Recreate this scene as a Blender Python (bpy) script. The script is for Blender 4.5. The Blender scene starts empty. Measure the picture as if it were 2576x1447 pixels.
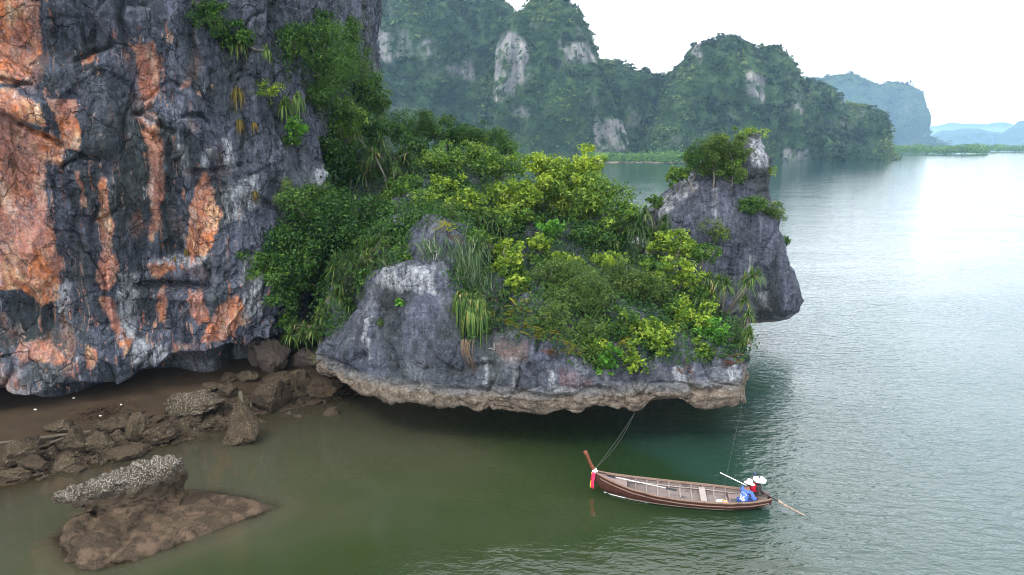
import bpy, bmesh, math, random
import numpy as np
from mathutils import Vector, Matrix
from mathutils.bvhtree import BVHTree

R = math.radians
S = bpy.context.scene
COL = S.collection

# ------------------------------------------------------------------ camera
PITCH = R(11.9)
CAM_Z = 15.0
cam_d = bpy.data.cameras.new('camera'); cam = bpy.data.objects.new('camera', cam_d); COL.objects.link(cam)
cam.location = (0, 0, CAM_Z); cam.rotation_euler = (R(90) - PITCH, 0, 0)
cam_d.sensor_width = 36; cam_d.lens = 24.0; cam_d.clip_start = .1; cam_d.clip_end = 30000
S.camera = cam

# ------------------------------------------------------------------ sky, sun, exposure
SUN_EL, SUN_AZ = R(52), R(222)           # azimuth clockwise from +Y: behind the camera, to its left
W = bpy.data.worlds.new('World'); S.world = W; W.use_nodes = True
wn = W.node_tree; wn.nodes.clear()
sky = wn.nodes.new('ShaderNodeTexSky'); sky.sky_type = 'NISHITA'; sky.sun_disc = False
sky.sun_elevation = SUN_EL; sky.sun_rotation = SUN_AZ; sky.dust_density = 2.0; sky.air_density = 1.0
wtc = wn.nodes.new('ShaderNodeTexCoord')
wmap = wn.nodes.new('ShaderNodeMapping'); wmap.inputs['Scale'].default_value = (1, 1, 4.0)
wno = wn.nodes.new('ShaderNodeTexNoise'); wno.inputs['Scale'].default_value = 2.2; wno.inputs['Detail'].default_value = 6
wno.inputs['Roughness'].default_value = .55
wr = wn.nodes.new('ShaderNodeValToRGB')
wr.color_ramp.elements[0].position = .28; wr.color_ramp.elements[0].color = (.45, .48, .52, 1)
wr.color_ramp.elements[1].position = .45; wr.color_ramp.elements[1].color = (.96, .99, 1.04, 1)
wsc = wn.nodes.new('ShaderNodeVectorMath'); wsc.operation = 'SCALE'; wsc.inputs['Scale'].default_value = 13.5
wmx = wn.nodes.new('ShaderNodeMix'); wmx.data_type = 'RGBA'; wmx.inputs[0].default_value = .88
wbg = wn.nodes.new('ShaderNodeBackground'); wbg.inputs["Strength"].default_value = .15
wo = wn.nodes.new('ShaderNodeOutputWorld')
L = wn.links.new
L(wtc.outputs['Generated'], wmap.inputs['Vector']); L(wmap.outputs[0], wno.inputs['Vector']); L(wno.outputs['Fac'], wr.inputs['Fac'])
L(wr.outputs['Color'], wsc.inputs[0]); L(sky.outputs[0], wmx.inputs[6]); L(wsc.outputs[0], wmx.inputs[7])
L(wmx.outputs[2], wbg.inputs['Color']); L(wbg.outputs[0], wo.inputs['Surface'])

sun_d = bpy.data.lights.new('sun', 'SUN'); sun = bpy.data.objects.new('sun', sun_d); COL.objects.link(sun)
sun_d.energy = 1.5; sun_d.angle = R(16); sun_d.color = (1, .96, .9)
sdir = Vector((math.sin(SUN_AZ) * math.cos(SUN_EL), math.cos(SUN_AZ) * math.cos(SUN_EL), math.sin(SUN_EL)))
sun.rotation_euler = sdir.to_track_quat('Z', 'Y').to_euler(); sun.location = (0, 0, 60)

S.view_settings.view_transform = 'Standard'; S.view_settings.look = 'None'
S.view_settings.exposure = 0.80; S.view_settings.gamma = 1; S.view_settings.use_curve_mapping = False
S.render.engine = 'CYCLES'
cy = S.cycles
cy.use_denoising = True; cy.denoiser = 'OPENIMAGEDENOISE'
cy.max_bounces = 6; cy.diffuse_bounces = 3; cy.glossy_bounces = 3; cy.transmission_bounces = 3
cy.transparent_max_bounces = 8; cy.volume_bounces = 0
cy.sample_clamp_indirect = 6; cy.filter_width = 1.0

# ------------------------------------------------------------------ helpers: picture <-> place
FPX = 1717.3; CX, CY = 1288.0, 723.5      # photo measured on a 2576 px wide grid
COSP, SINP = math.cos(PITCH), math.sin(PITCH)
def ray(px, py):
    a = (px - CX) / FPX; b = (CY - py) / FPX
    return np.array([a, COSP + b * SINP, -SINP + b * COSP])
def at_y(px, py, y):
    d = ray(px, py); return np.array([0, 0, CAM_Z]) + d * (y / d[1])
def at_z(px, py, z):
    d = ray(px, py); return np.array([0, 0, CAM_Z]) + d * ((z - CAM_Z) / d[2])
def proj(P):
    P = np.asarray(P, float).reshape(-1, 3)
    dz = P[:, 2] - CAM_Z
    dep = np.maximum(P[:, 1] * COSP - dz * SINP, .1); up = P[:, 1] * SINP + dz * COSP
    return CX + FPX * P[:, 0] / dep, CY - FPX * up / dep
def depth_of(p): return p[1] * COSP - (p[2] - CAM_Z) * SINP

# ------------------------------------------------------------------ helpers: noise
_rs = np.random.RandomState(7)
_perm = np.arange(256); _rs.shuffle(_perm); _perm = np.concatenate([_perm, _perm, _perm])
_g = _rs.normal(size=(256, 3)); _g /= np.linalg.norm(_g, axis=1)[:, None]
def _h(i, j, k): return _perm[_perm[_perm[i & 255] + (j & 255)] + (k & 255)]
def pn(p):
    p = np.asarray(p, float); i = np.floor(p).astype(int); f = p - i; u = f * f * f * (f * (f * 6 - 15) + 10)
    r = np.zeros(len(p))
    for a in (0, 1):
        for b in (0, 1):
            for c in (0, 1):
                g = _g[_h(i[:, 0] + a, i[:, 1] + b, i[:, 2] + c)]
                d = (g * (f - (a, b, c))).sum(1)
                w = (u[:, 0] if a else 1 - u[:, 0]) * (u[:, 1] if b else 1 - u[:, 1]) * (u[:, 2] if c else 1 - u[:, 2])
                r += w * d
    return r * 1.5
def fbm(p, o=4, lac=2.03, gain=.5):
    r = 0; a = 1.; p = np.array(p, float)
    for k in range(o): r = r + a * pn(p + k * 17.3); p = p * lac; a *= gain
    return r
def ridged(p, o=3):
    r = 0; a = 1.; p = np.array(p, float)
    for k in range(o): r = r + a * (1 - 2 * np.abs(pn(p + k * 9.1))); p = p * 2.1; a *= .5
    return r
_wp = _rs.rand(256, 3)
def worley(p):
    p = np.asarray(p, float); i = np.floor(p).astype(int); f1 = np.full(len(p), 9.); f2 = f1.copy(); idv = np.zeros(len(p))
    for a in (-1, 0, 1):
        for b in (-1, 0, 1):
            for c in (-1, 0, 1):
                h = _h(i[:, 0] + a, i[:, 1] + b, i[:, 2] + c)
                d = np.linalg.norm(i + (a, b, c) + _wp[h] - p, axis=1)
                m = d < f1
                f2 = np.where(m, f1, np.minimum(f2, d)); idv = np.where(m, h / 255., idv); f1 = np.where(m, d, f1)
    return f1, f2, idv
def sstep(a, b, x):
    t = np.clip((x - a) / (b - a), 0, 1); return t * t * (3 - 2 * t)
def poly_sd(poly, x, y):
    """signed distance to a polygon, positive inside"""
    P = np.array(poly, float); Q = np.roll(P, -1, 0)
    d = np.full(len(x), 1e9); ins = np.zeros(len(x), bool)
    for (ax, ay), (bx, by) in zip(P, Q):
        ex, ey = bx - ax, by - ay; t = np.clip(((x - ax) * ex + (y - ay) * ey) / (ex * ex + ey * ey + 1e-9), 0, 1)
        d = np.minimum(d, np.hypot(x - ax - t * ex, y - ay - t * ey))
        c = ((ay > y) != (by > y)) & (x < (bx - ax) * (y - ay) / (by - ay + 1e-12) + ax); ins ^= c
    return np.where(ins, d, -d)
def catmull(P, n):
    P = np.array(P, float); d = np.concatenate([[0], np.cumsum(np.linalg.norm(np.diff(P[:, :2], axis=0), axis=1))])
    m = np.gradient(P, d, axis=0) if len(P) > 2 else np.tile((P[1] - P[0]) / d[1], (2, 1))
    t = np.linspace(0, d[-1], n) if np.isscalar(n) else np.asarray(n)
    k = np.clip(np.searchsorted(d, t) - 1, 0, len(P) - 2); h = (d[k + 1] - d[k])[:, None]; u = ((t - d[k]) / (d[k + 1] - d[k]))[:, None]
    return (2*u**3-3*u**2+1)*P[k] + (u**3-2*u**2+u)*h*m[k] + (-2*u**3+3*u**2)*P[k+1] + (u**3-u**2)*h*m[k+1]

# ------------------------------------------------------------------ helpers: objects
def mesh_np(name, V, F, smooth=True, attrs=None):
    """V (n,3); F (m,k) ints, k = 3 or 4"""
    V = np.asarray(V, np.float32); F = np.asarray(F, np.int32); k = F.shape[1]
    me = bpy.data.meshes.new(name)
    me.vertices.add(len(V)); me.vertices.foreach_set('co', V.ravel())
    me.loops.add(F.size); me.loops.foreach_set('vertex_index', F.ravel())
    me.polygons.add(len(F)); me.polygons.foreach_set('loop_start', np.arange(0, F.size, k, dtype=np.int32))
    me.polygons.foreach_set('use_smooth', np.full(len(F), smooth))
    for an, av in (attrs or {}).items():
        a = me.attributes.new(an, 'FLOAT', 'POINT'); a.data.foreach_set('value', np.asarray(av, np.float32))
    me.update(); me.validate(); return me
def link(name, me, mats, parent=None):
    o = bpy.data.objects.new(name, me); COL.objects.link(o)
    for m in (mats if isinstance(mats, (list, tuple)) else [mats]):
        if me is not None and m is not None and len(me.materials) < (len(mats) if isinstance(mats, (list, tuple)) else 1): me.materials.append(m)
    if parent is not None: o.parent = parent
    return o
def empty(name, loc=(0, 0, 0), rz=0.):
    o = bpy.data.objects.new(name, None); COL.objects.link(o); o.location = [float(v) for v in loc]; o.rotation_euler = (0, 0, rz)
    o.empty_display_size = .2; return o
def tag(o, label=None, cat=None, group=None, kind=None):
    if label: o['label'] = label
    if cat: o['category'] = cat
    if group: o['group'] = group
    if kind: o['kind'] = kind
    return o
def grid_faces(nr, nc, close=False):
    r, c = np.meshgrid(np.arange(nr - 1), np.arange(nc if close else nc - 1), indexing='ij'); c2 = (c + 1) % nc
    return np.stack([r * nc + c, r * nc + c2, (r + 1) * nc + c2, (r + 1) * nc + c], -1).reshape(-1, 4)
def grid_normals(P):
    du = np.gradient(P, axis=1); dv = np.gradient(P, axis=0); n = np.cross(du, dv); n /= np.linalg.norm(n, axis=-1, keepdims=True) + 1e-9; return n
class MB:
    """collects boxes, tubes and lathes and links them as one mesh object"""
    def __init__(s): s.v = []; s.f = []
    def add(s, v, f):
        k = len(s.v); s.v += [tuple(map(float, p)) for p in v]; s.f += [tuple(i + k for i in q) for q in f]; return s
    def box(s, c, d, rot=None, taper=1.0):
        M = rot if rot is not None else Matrix.Identity(3)
        v = []
        for x, y, z in ((-1,-1,-1),(1,-1,-1),(1,1,-1),(-1,1,-1),(-1,-1,1),(1,-1,1),(1,1,1),(-1,1,1)):
            t = taper if z > 0 else 1
            v.append(Vector(c) + M @ Vector((x * d[0] / 2 * t, y * d[1] / 2 * t, z * d[2] / 2)))
        return s.add(v, [(0,3,2,1),(4,5,6,7),(0,1,5,4),(1,2,6,5),(2,3,7,6),(3,0,4,7)])
    def tube(s, pts, rad, n=6, cap=True, flat=1.0):
        pts = [Vector(p) for p in pts]; rad = rad if isinstance(rad, (list, tuple)) else [rad] * len(pts); v = []; f = []
        ref = None
        for i, p in enumerate(pts):
            t = (pts[min(i + 1, len(pts) - 1)] - pts[max(i - 1, 0)]).normalized()
            if ref is None: ref = Vector((0, 0, 1)) if abs(t.z) < .9 else Vector((0, 1, 0))
            a = t.cross(ref).normalized(); b = a.cross(t).normalized(); ref = b
            for k in range(n):
                an = 2 * math.pi * k / n; v.append(p + a * math.cos(an) * rad[i] * flat + b * math.sin(an) * rad[i])
        for i in range(len(pts) - 1):
            for k in range(n): f.append((i*n+k, i*n+(k+1) % n, (i+1)*n+(k+1) % n, (i+1)*n+k))
        if cap: f.append(tuple(range(n))[::-1]); f.append(tuple((len(pts)-1)*n + k for k in range(n)))
        return s.add(v, f)
    def lathe(s, prof, n=16, c=(0, 0, 0), M=None):
        M = M or Matrix.Identity(3); v = []; f = []
        for r, z in prof:
            for k in range(n):
                an = 2 * math.pi * k / n; v.append(Vector(c) + M @ Vector((r * math.cos(an), r * math.sin(an), z)))
        for i in range(len(prof) - 1):
            for k in range(n): f.append((i*n+k, i*n+(k+1) % n, (i+1)*n+(k+1) % n, (i+1)*n+k))
        f.append(tuple(range(n))[::-1]); f.append(tuple((len(prof)-1)*n + k for k in range(n)))
        return s.add(v, f)
    def mesh(s, name, smooth=False):
        me = bpy.data.meshes.new(name); me.from_pydata(s.v, [], s.f); me.update()
        if smooth: me.polygons.foreach_set('use_smooth', [True] * len(me.polygons))
        return me
    def build(s, name, m, parent=None, smooth=False, bevel=0.0):
        o = link(name, s.mesh(name, smooth), m, parent)
        if bevel: b = o.modifiers.new('bevel', 'BEVEL'); b.width = bevel; b.segments = 2
        return o

# ------------------------------------------------------------------ helpers: materials
class NT:
    def __init__(s, name):
        s.m = bpy.data.materials.new(name); s.m.use_nodes = True; s.t = s.m.node_tree; s.t.nodes.clear()
        s.out = s.t.nodes.new('ShaderNodeOutputMaterial'); s._tc = None
    def new(s, ty): return s.t.nodes.new(ty)
    def put(s, sock, v):
        if isinstance(v, bpy.types.NodeSocket): s.t.links.new(v, sock)
        elif v is not None:
            if isinstance(v, (tuple, list)) and len(v) == 3 and sock.type == 'RGBA': v = (*v, 1)
            sock.default_value = v
    def obj(s):
        if not s._tc: s._tc = s.new('ShaderNodeTexCoord')
        return s._tc.outputs['Object']
    def mapv(s, scale=(1,1,1), rot=(0,0,0), vec=None):
        n = s.new('ShaderNodeMapping'); s.put(n.inputs['Vector'], vec or s.obj()); n.inputs['Scale'].default_value = scale; n.inputs['Rotation'].default_value = rot
        return n.outputs[0]
    def noise(s, scale, detail=4, rough=.55, vec=None, dist=0):
        n = s.new('ShaderNodeTexNoise'); s.put(n.inputs['Vector'], vec or s.obj()); n.inputs['Scale'].default_value = scale
        n.inputs['Detail'].default_value = detail; n.inputs['Roughness'].default_value = rough; n.inputs['Distortion'].default_value = dist; return n.outputs['Fac']
    def voro(s, scale, feature='F1', vec=None, out='Distance'):
        n = s.new('ShaderNodeTexVoronoi'); n.feature = feature; s.put(n.inputs['Vector'], vec or s.obj()); n.inputs['Scale'].default_value = scale; return n.outputs[out]
    def ramp(s, fac, stops, interp='LINEAR'):
        n = s.new('ShaderNodeValToRGB'); s.put(n.inputs[0], fac); cr = n.color_ramp; cr.interpolation = interp
        while len(cr.elements) < len(stops): cr.elements.new(.5)
        for e, (p, c) in zip(cr.elements, stops): e.position = p; e.color = (*c, 1) if not np.isscalar(c) else (c, c, c, 1)
        return n.outputs[0]
    def mix(s, fac, a, b, blend='MIX'):
        n = s.new('ShaderNodeMix'); n.data_type = 'RGBA'; n.blend_type = blend; s.put(n.inputs[0], fac); s.put(n.inputs[6], a); s.put(n.inputs[7], b); return n.outputs[2]
    def math(s, op, a, b=None, clamp=False):
        n = s.new('ShaderNodeMath'); n.operation = op; n.use_clamp = clamp; s.put(n.inputs[0], a); s.put(n.inputs[1], b); return n.outputs[0]
    def maprange(s, v, a, b, c=0., d=1.):
        n = s.new('ShaderNodeMapRange'); s.put(n.inputs[0], v)
        for i, q in enumerate((a, b, c, d)): n.inputs[i + 1].default_value = q
        return n.outputs[0]
    def attr(s, name):
        n = s.new('ShaderNodeAttribute'); n.attribute_name = name; return n.outputs['Fac']
    def sep(s, axis='Z', vec=None):
        n = s.new('ShaderNodeSeparateXYZ'); s.put(n.inputs[0], vec or s.obj()); return n.outputs[axis]
    def bump(s, h, strength=.5, dist=.1, normal=None):
        n = s.new('ShaderNodeBump'); s.put(n.inputs['Height'], h); s.put(n.inputs['Strength'], strength); n.inputs['Distance'].default_value = dist
        if normal: s.put(n.inputs['Normal'], normal)
        return n.outputs[0]
    def pr(s, color, rough=.8, normal=None, spec=.3, metal=0.):
        n = s.new('ShaderNodeBsdfPrincipled'); s.put(n.inputs['Base Color'], color); s.put(n.inputs['Roughness'], rough); s.put(n.inputs['Metallic'], metal)
        s.put(n.inputs['Specular IOR Level'], spec); s.put(n.inputs['Normal'], normal); return n.outputs[0]
    def surf(s, sh): s.t.links.new(sh, s.out.inputs['Surface']); return s.m
def simple(name, col, rough=.6, var=.25, scale=8., spec=.3, metal=0., bump=.0, bscale=40.):
    n = NT(name); f = n.noise(scale, 5)
    c = n.mix(f, tuple(v * (1 - var) for v in col), tuple(min(1, v * (1 + var)) for v in col))
    nb = n.bump(n.noise(bscale, 4), .6, bump) if bump else None
    return n.surf(n.pr(c, rough, nb, spec, metal))
# ================================================================== MATERIALS OF ROCK
def rock_mat(name, tide=None, tone=(1.06, 1.12, 1.18), crack=1.):
    n = NT(name)
    warp = n.noise(.5, 3)
    big = n.noise(.22, 5, .6)
    streak = n.noise(1.0, 6, .62, n.mapv((1.5, 1.5, .10)), .6)
    streak2 = n.noise(1.0, 5, .6, n.mapv((4.5, 4.5, .35)), .4)
    fine = n.noise(7.0, 7, .68)
    g = n.ramp(streak, [(.30, (.014, .017, .020)), (.43, (.052, .058, .070)), (.56, (.105, .110, .140)), (.74, (.23, .235, .28))])
    g2 = n.ramp(big, [(.30, (.040, .046, .047)), (.55, (.105, .108, .135)), (.75, (.17, .175, .215))])
    c = n.mix(.5, g, g2)
    c = n.mix(n.math('MULTIPLY', n.maprange(streak2, .54, .74), .35), c, (.24, .25, .29))
    c = n.mix(n.math('MULTIPLY', n.maprange(streak2, .47, .30), .55), c, (.018, .020, .022))
    # mossy green-black algae film
    c = n.mix(n.math('MULTIPLY', n.maprange(n.noise(.30, 5, .6, n.mapv((1, 1, .45))), .46, .62), .62), c, n.mix(streak, (.016, .022, .018), (.085, .095, .070)))
    c = n.mix(1., c, tone, 'MULTIPLY')
    # mineral staining
    st = n.attr('stain')
    oc = n.ramp(n.noise(.9, 6, .6, n.mapv((1.2, 1.2, .5)), .8), [(.28, (.32, .10, .06)), (.40, (.68, .24, .09)), (.50, (.60, .28, .19)), (.58, (.74, .42, .22)), (.70, (.76, .60, .50))])
    oc = n.mix(n.math('MULTIPLY', n.maprange(n.noise(.34, 4, .6), .44, .58), .75), oc, n.mix(n.noise(2.4, 6, .7), (.25, .10, .085), (.60, .34, .29)))
    oc = n.mix(n.math('MULTIPLY', n.maprange(n.noise(1.0, 5, .65, n.mapv((1.6, 1.6, .35))), .55, .68), .7), oc, (.66, .53, .45))
    oc = n.mix(n.math('MULTIPLY', n.maprange(streak2, .48, .34), .3), oc, (.10, .06, .05))
    stm = n.math('MULTIPLY', st, n.maprange(n.noise(2.2, 7, .7), .28, .50), True)
    c = n.mix(stm, c, oc)
    drip = n.math('MULTIPLY', n.attr('near'), n.maprange(n.noise(1., 4, .55, n.mapv((3.4, 3.4, .16)), .3), .60, .66), True)
    c = n.mix(n.math('MULTIPLY', drip, .85), c, oc)
    wdrip = n.math('MULTIPLY', n.attr('near'), n.maprange(n.noise(1., 4, .55, n.mapv((5.2, 5.2, .22)), .3), .64, .70), True)
    c = n.mix(n.math('MULTIPLY', wdrip, .7), c, (.50, .50, .52))
    # hint of rust everywhere near the stains
    # pale calcite runs; also the light painted on the pillar's left slope
    pl = n.math('MULTIPLY', n.attr('pale'), n.maprange(n.noise(1.0, 5, .6, n.mapv((4, 4, .5))), .35, .6), True)
    c = n.mix(pl, c, n.mix(fine, (.30, .33, .38), (.62, .62, .62)))
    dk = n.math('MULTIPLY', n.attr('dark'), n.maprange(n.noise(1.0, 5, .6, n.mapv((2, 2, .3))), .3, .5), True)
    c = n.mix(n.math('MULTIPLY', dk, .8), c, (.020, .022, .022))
    if tide is not None:
        z = n.sep('Z'); zz = n.math('ADD', z, n.math('MULTIPLY', n.math('SUBTRACT', warp, .5), .8))
        tan = n.ramp(n.noise(2.0, 6, .65, n.mapv((1, 1, 1.4))), [(.28, (.06, .047, .036)), (.42, (.155, .122, .092)), (.55, (.22, .178, .138)), (.72, (.33, .28, .22))])
        c = n.mix(n.maprange(zz, tide + .35, tide + .05), c, n.mix(fine, (.11, .108, .11), (.24, .235, .225)))
        c = n.mix(n.maprange(zz, tide - .05, tide - .35), c, tan)
    warpv = n.new('ShaderNodeTexNoise'); n.put(warpv.inputs['Vector'], n.obj()); warpv.inputs['Scale'].default_value = .8; warpv.inputs['Detail'].default_value = 5
    va = n.new('ShaderNodeVectorMath'); va.operation = 'MULTIPLY_ADD'; n.put(va.inputs[0], warpv.outputs['Color']); va.inputs[1].default_value = (1.6, 1.6, 1.6); n.put(va.inputs[2], n.obj())
    cr = n.voro(.55, 'DISTANCE_TO_EDGE', n.mapv((1, 1, .55), vec=va.outputs[0])); cr2 = n.voro(1.7, 'DISTANCE_TO_EDGE', n.mapv((1, 1, .7), vec=va.outputs[0]))
    gate = n.maprange(n.noise(.4, 3), .45, .6)
    crk = n.math('MULTIPLY', n.maprange(cr, .0, .022), n.math('SUBTRACT', 1., n.math('MULTIPLY', n.maprange(cr2, .035, .0), gate)))
    c = n.mix(n.math('MULTIPLY', n.math('SUBTRACT', 1., crk), n.maprange(n.noise(.5, 4, .6), .40, .62, .06 * crack, .75 * crack)), c, (.012, .012, .012))
    fine2 = n.noise(18., 4, .7); fm = n.math('MULTIPLY', n.maprange(fine, .34, .66, .62, 1.28), n.maprange(fine2, .32, .68, .70, 1.25))
    fmv = n.new('ShaderNodeCombineXYZ'); [n.put(fmv.inputs[q], fm) for q in range(3)]
    c = n.mix(1., c, fmv.outputs[0], 'MULTIPLY')
    h = n.math('ADD', n.math('MULTIPLY', n.noise(2.2, 8, .68), 1.), n.math('MULTIPLY', n.noise(11., 5, .7), .25))
    h = n.math('ADD', h, n.math('ADD', n.math('MULTIPLY', streak2, .25), n.math('MULTIPLY', crk, .45 * crack)))
    h = n.math('ADD', h, n.math('MULTIPLY', n.noise(30., 4, .7), .10)); nb = n.bump(h, 1., .42)
    return n.surf(n.pr(c, .85, nb, .08))
M_CLIFF = rock_mat('cliff_limestone')
M_ISLET = rock_mat('islet_limestone', tide=3.2, tone=(1.04, 1.07, 1.15), crack=.4)
M_PILLAR = rock_mat('pillar_limestone', tide=2.2, tone=(1.0, 1.03, 1.09), crack=.5)

# ================================================================== SHORE, SEABED
SH_A = at_z(0, 1215, 0)[:2]; SH_B = at_z(880, 985, 0)[:2]
_sd = (SH_B - SH_A) / np.linalg.norm(SH_B - SH_A); _sn = np.array([-_sd[1], _sd[0]])     # towards the cliff
def bed_z(x, y, bumps=True):
    q = np.stack([x, y], -1) - SH_A; d = q @ _sn; along = q @ _sd
    P = np.stack([x, y, np.zeros_like(x)], -1)
    d = d + 1.0 * fbm(P * .25, 3)
    z = np.where(d > 0, .10 * d, .13 * d)
    z = np.minimum(z, .75) + (.05 * fbm(P * .9, 3) if bumps else 0)
    z = np.where(along > 18, z - (along - 18) * .35, z)
    return np.clip(z, -5, .9)
xs = np.arange(-50, 30, .22); ys = np.arange(14, 60, .22)
X, Y = np.meshgrid(xs, ys); Zb = bed_z(X.ravel(), Y.ravel())
n = NT('wet_sand')
f = n.noise(1.2, 6, .6); f2 = n.noise(14, 5, .7)
c = n.mix(f, (.022, .0145, .0085), (.062, .040, .022)); c = n.mix(n.maprange(f2, .45, .75), c, (.05, .038, .026))
c = n.mix(n.maprange(n.noise(.6, 4, .6, n.mapv((1, 2.2, 1), (0, 0, .7))), .58, .68), c, (.03, .024, .018))
M_SAND = n.surf(n.pr(c, .6, n.bump(n.math('ADD', f2, n.noise(3, 5)), .6, .06), .18))
bed = link('beach_sand', mesh_np('beach_sand', np.stack([X.ravel(), Y.ravel(), Zb], -1), grid_faces(len(ys), len(xs))), M_SAND)
tag(bed, 'brown wet sand shelving into murky water beneath the left cliff', 'beach', kind='structure')
# open sea floor beneath everything
sf = MB(); sf.add([(-9000, -400, -5.2), (9000, -400, -5.2), (9000, 13500, -5.2), (-9000, 13500, -5.2)], [(0, 1, 2, 3)])
tag(sf.build('seabed', M_SAND), 'muddy sea floor far down below the green water', 'seabed', kind='structure')

# ================================================================== THE LEFT CLIFF
lo = [(-75, 22), (-55, 27), (-40, 31), (-26.2, 35.8), (-21, 38.6), (-17.6, 40.6), (-15.3, 42.6), (-14.9, 46), (-14.9, 52), (-14.6, 58), (-15.5, 66), (-22, 76), (-40, 88)]
hi = [(-75, 22), (-55, 27), (-40, 31), (-26.4, 36.2), (-20.6, 39.2), (-16.4, 41.2), (-13.2, 44.2), (-12.7, 47.5), (-12.6, 53), (-12.3, 60.5), (-13.4, 67), (-22, 76), (-40, 88)]
def arc(P): P = np.array(P); return np.concatenate([[0], np.cumsum(np.linalg.norm(np.diff(P, axis=0), axis=1))])
ahi = arc(hi); tcol = []
def seg(a, b, st): return list(np.arange(a, b, st))
tcol = seg(0, ahi[2], .8) + seg(ahi[2], ahi[3] - 4, .4) + seg(ahi[3] - 4, ahi[7] + .5, .075) + seg(ahi[7] + .5, ahi[10], .2) + seg(ahi[10], ahi[12], .8)
tcol = np.array(tcol); alo = arc(lo)
tl = np.interp(tcol, ahi, alo)
Ph = catmull(hi, tcol); Pl = catmull(lo, tl)
# height of the overhanging lip along the wall, read off the photograph
lip_px = [(-400, 1000), (0, 950), (37, 974), (84, 980), (121, 974), (150, 954), (205, 945), (293, 962), (329, 945), (351, 930), (395, 922), (410, 901), (432, 883), (512, 872), (571, 854), (622, 861), (640, 842), (695, 832)]
lz_x = []; lz_z = []
ppx, _ = proj(np.c_[Pl, np.full(len(Pl), 2.)]); front = tcol < ahi[6]
for px, py in lip_px:
    if px < 0: lz_x.append(px); lz_z.append(1.6); continue
    k = np.argmin(np.abs(ppx - px) + (~front) * 1e5); d = ray(px, py); lz_x.append(px); lz_z.append(CAM_Z + d[2] * Pl[k, 1] / d[1])
zl = np.interp(ppx, lz_x, lz_z); zl = np.where(front, np.clip(zl, .9, 4.2), 3.2)
kk = np.ones(5) / 5; zl = np.convolve(np.pad(zl, 2, 'edge'), kk, 'valid')
zup = np.concatenate([np.arange(0, 1, .06) * 0 + np.arange(0, 1, .06), np.arange(1, 23.5, .085), np.arange(23.5, 44, .6)])
und = np.array([(0, 0), (.18, -.10), (.7, -.12), (1.6, -.05), (2.8, -.25), (3.8, -.9), (4.6, -2.2), (5.0, -3.6)])
uu = np.linspace(0, 1, len(und)); ui = np.linspace(0, 1, 30)[1:]
u_in = np.interp(ui, uu, und[:, 0]); u_z = np.interp(ui, uu, und[:, 1])
NR = len(zup) + len(ui); NC = len(tcol)
Pg = np.zeros((NR, NC, 3))
def nrm2(P): t = np.gradient(P, axis=0); t /= np.linalg.norm(t, axis=1)[:, None] + 1e-9; return np.stack([t[:, 1], -t[:, 0]], -1)
Nh = nrm2(Ph)
for r in range(NR):
    if r < len(ui):                                       # from the cave back to the lip
        j = len(ui) - 1 - r
        dd = u_in[j] * (.75 + .35 * np.sin(tcol * .7)); z = zl + u_z[j]
        Pg[r, :, :2] = Pl - Nh * dd[:, None]; Pg[r, :, 2] = z
    else:
        dz = zup[r - len(ui)]; w = sstep(0, 7.5, dz)
        Pg[r, :, :2] = Pl * (1 - w) + Ph * w; Pg[r, :, 2] = zl + dz * (1 - .0) 
flat = Pg.reshape(-1, 3); BX, BY = proj(flat)
NN = np.repeat(np.c_[Nh, np.zeros(NC)][None], NR, 0).reshape(-1, 3)
tt = np.repeat(tcol[None], NR, 0).ravel(); zz = flat[:, 2]
Q = np.stack([tt, zz, flat[:, 1] * .3], -1)
w1, w2, wid = worley(np.stack([tt * .45 + .5 * pn(Q * .4), zz * .27 + .4 * pn(Q * .5 + 5), tt * 0], -1))
v1, v2, vid = worley(np.stack([tt * 1.1 + .5 * pn(Q * .9), zz * .8 + .4 * pn(Q + 5), tt * 0 + 3], -1))
disp = 1.0 * fbm(Q * (.16, .09, .1), 3) + .40 * ridged(Q * (.5, .13, .3), 3) + .42 * (wid - .5) + .22 * (vid - .5) * (fbm(Q * .2 + 9, 2) + .6)
disp -= .35 * np.exp(-((w2 - w1) / .06) ** 2) * sstep(-.1, .3, fbm(Q * .25 + 3, 2)) + .14 * np.exp(-((v2 - v1) / .07) ** 2) * sstep(0, .4, fbm(Q * .3 + 7, 2))
disp += .16 * fbm(Q * (1.6, 1.0, 1), 4) + .13 * ridged(Q * (1.7, .45, .8), 3) * sstep(-.3, .3, pn(Q * .35 + 2)) + .075 * fbm(Q * (4.2, 3, 3), 3)
# bulges and hollows seen on the wall: px, py, rx, ry, out(m)
for bx, by, rx, ry, am in [(255, 290, 60, 105, 1.15), (265, 365, 55, 38, .6), (70, 280, 90, 40, .7), (60, 430, 90, 90, -.7), (330, 60, 170, 60, .5), (200, 20, 130, 50, .5),
        (358, 190, 36, 80, -.55), (60, 640, 110, 90, .45), (40, 800, 110, 60, -.8), (265, 620, 28, 110, -.3), (435, 340, 70, 90, .5), (520, 520, 45, 90, -.35),
        (440, 830, 90, 80, .5), (430, 722, 90, 14, -.7), (430, 745, 110, 12, .35), (330, 900, 120, 50, .5), (120, 900, 130, 50, .5), (770, 450, 40, 45, .5), (640, 440, 60, 60, .35),
        (560, 690, 60, 24, -.5), (405, 665, 30, 16, .5), (620, 260, 60, 120, .3), (700, 560, 60, 60, -.4), (30, 120, 90, 60, -.5)]:
    disp += am * np.exp(-((BX - bx) / rx) ** 2 - ((BY - by) / ry) ** 2) * (tt < ahi[7])
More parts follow.
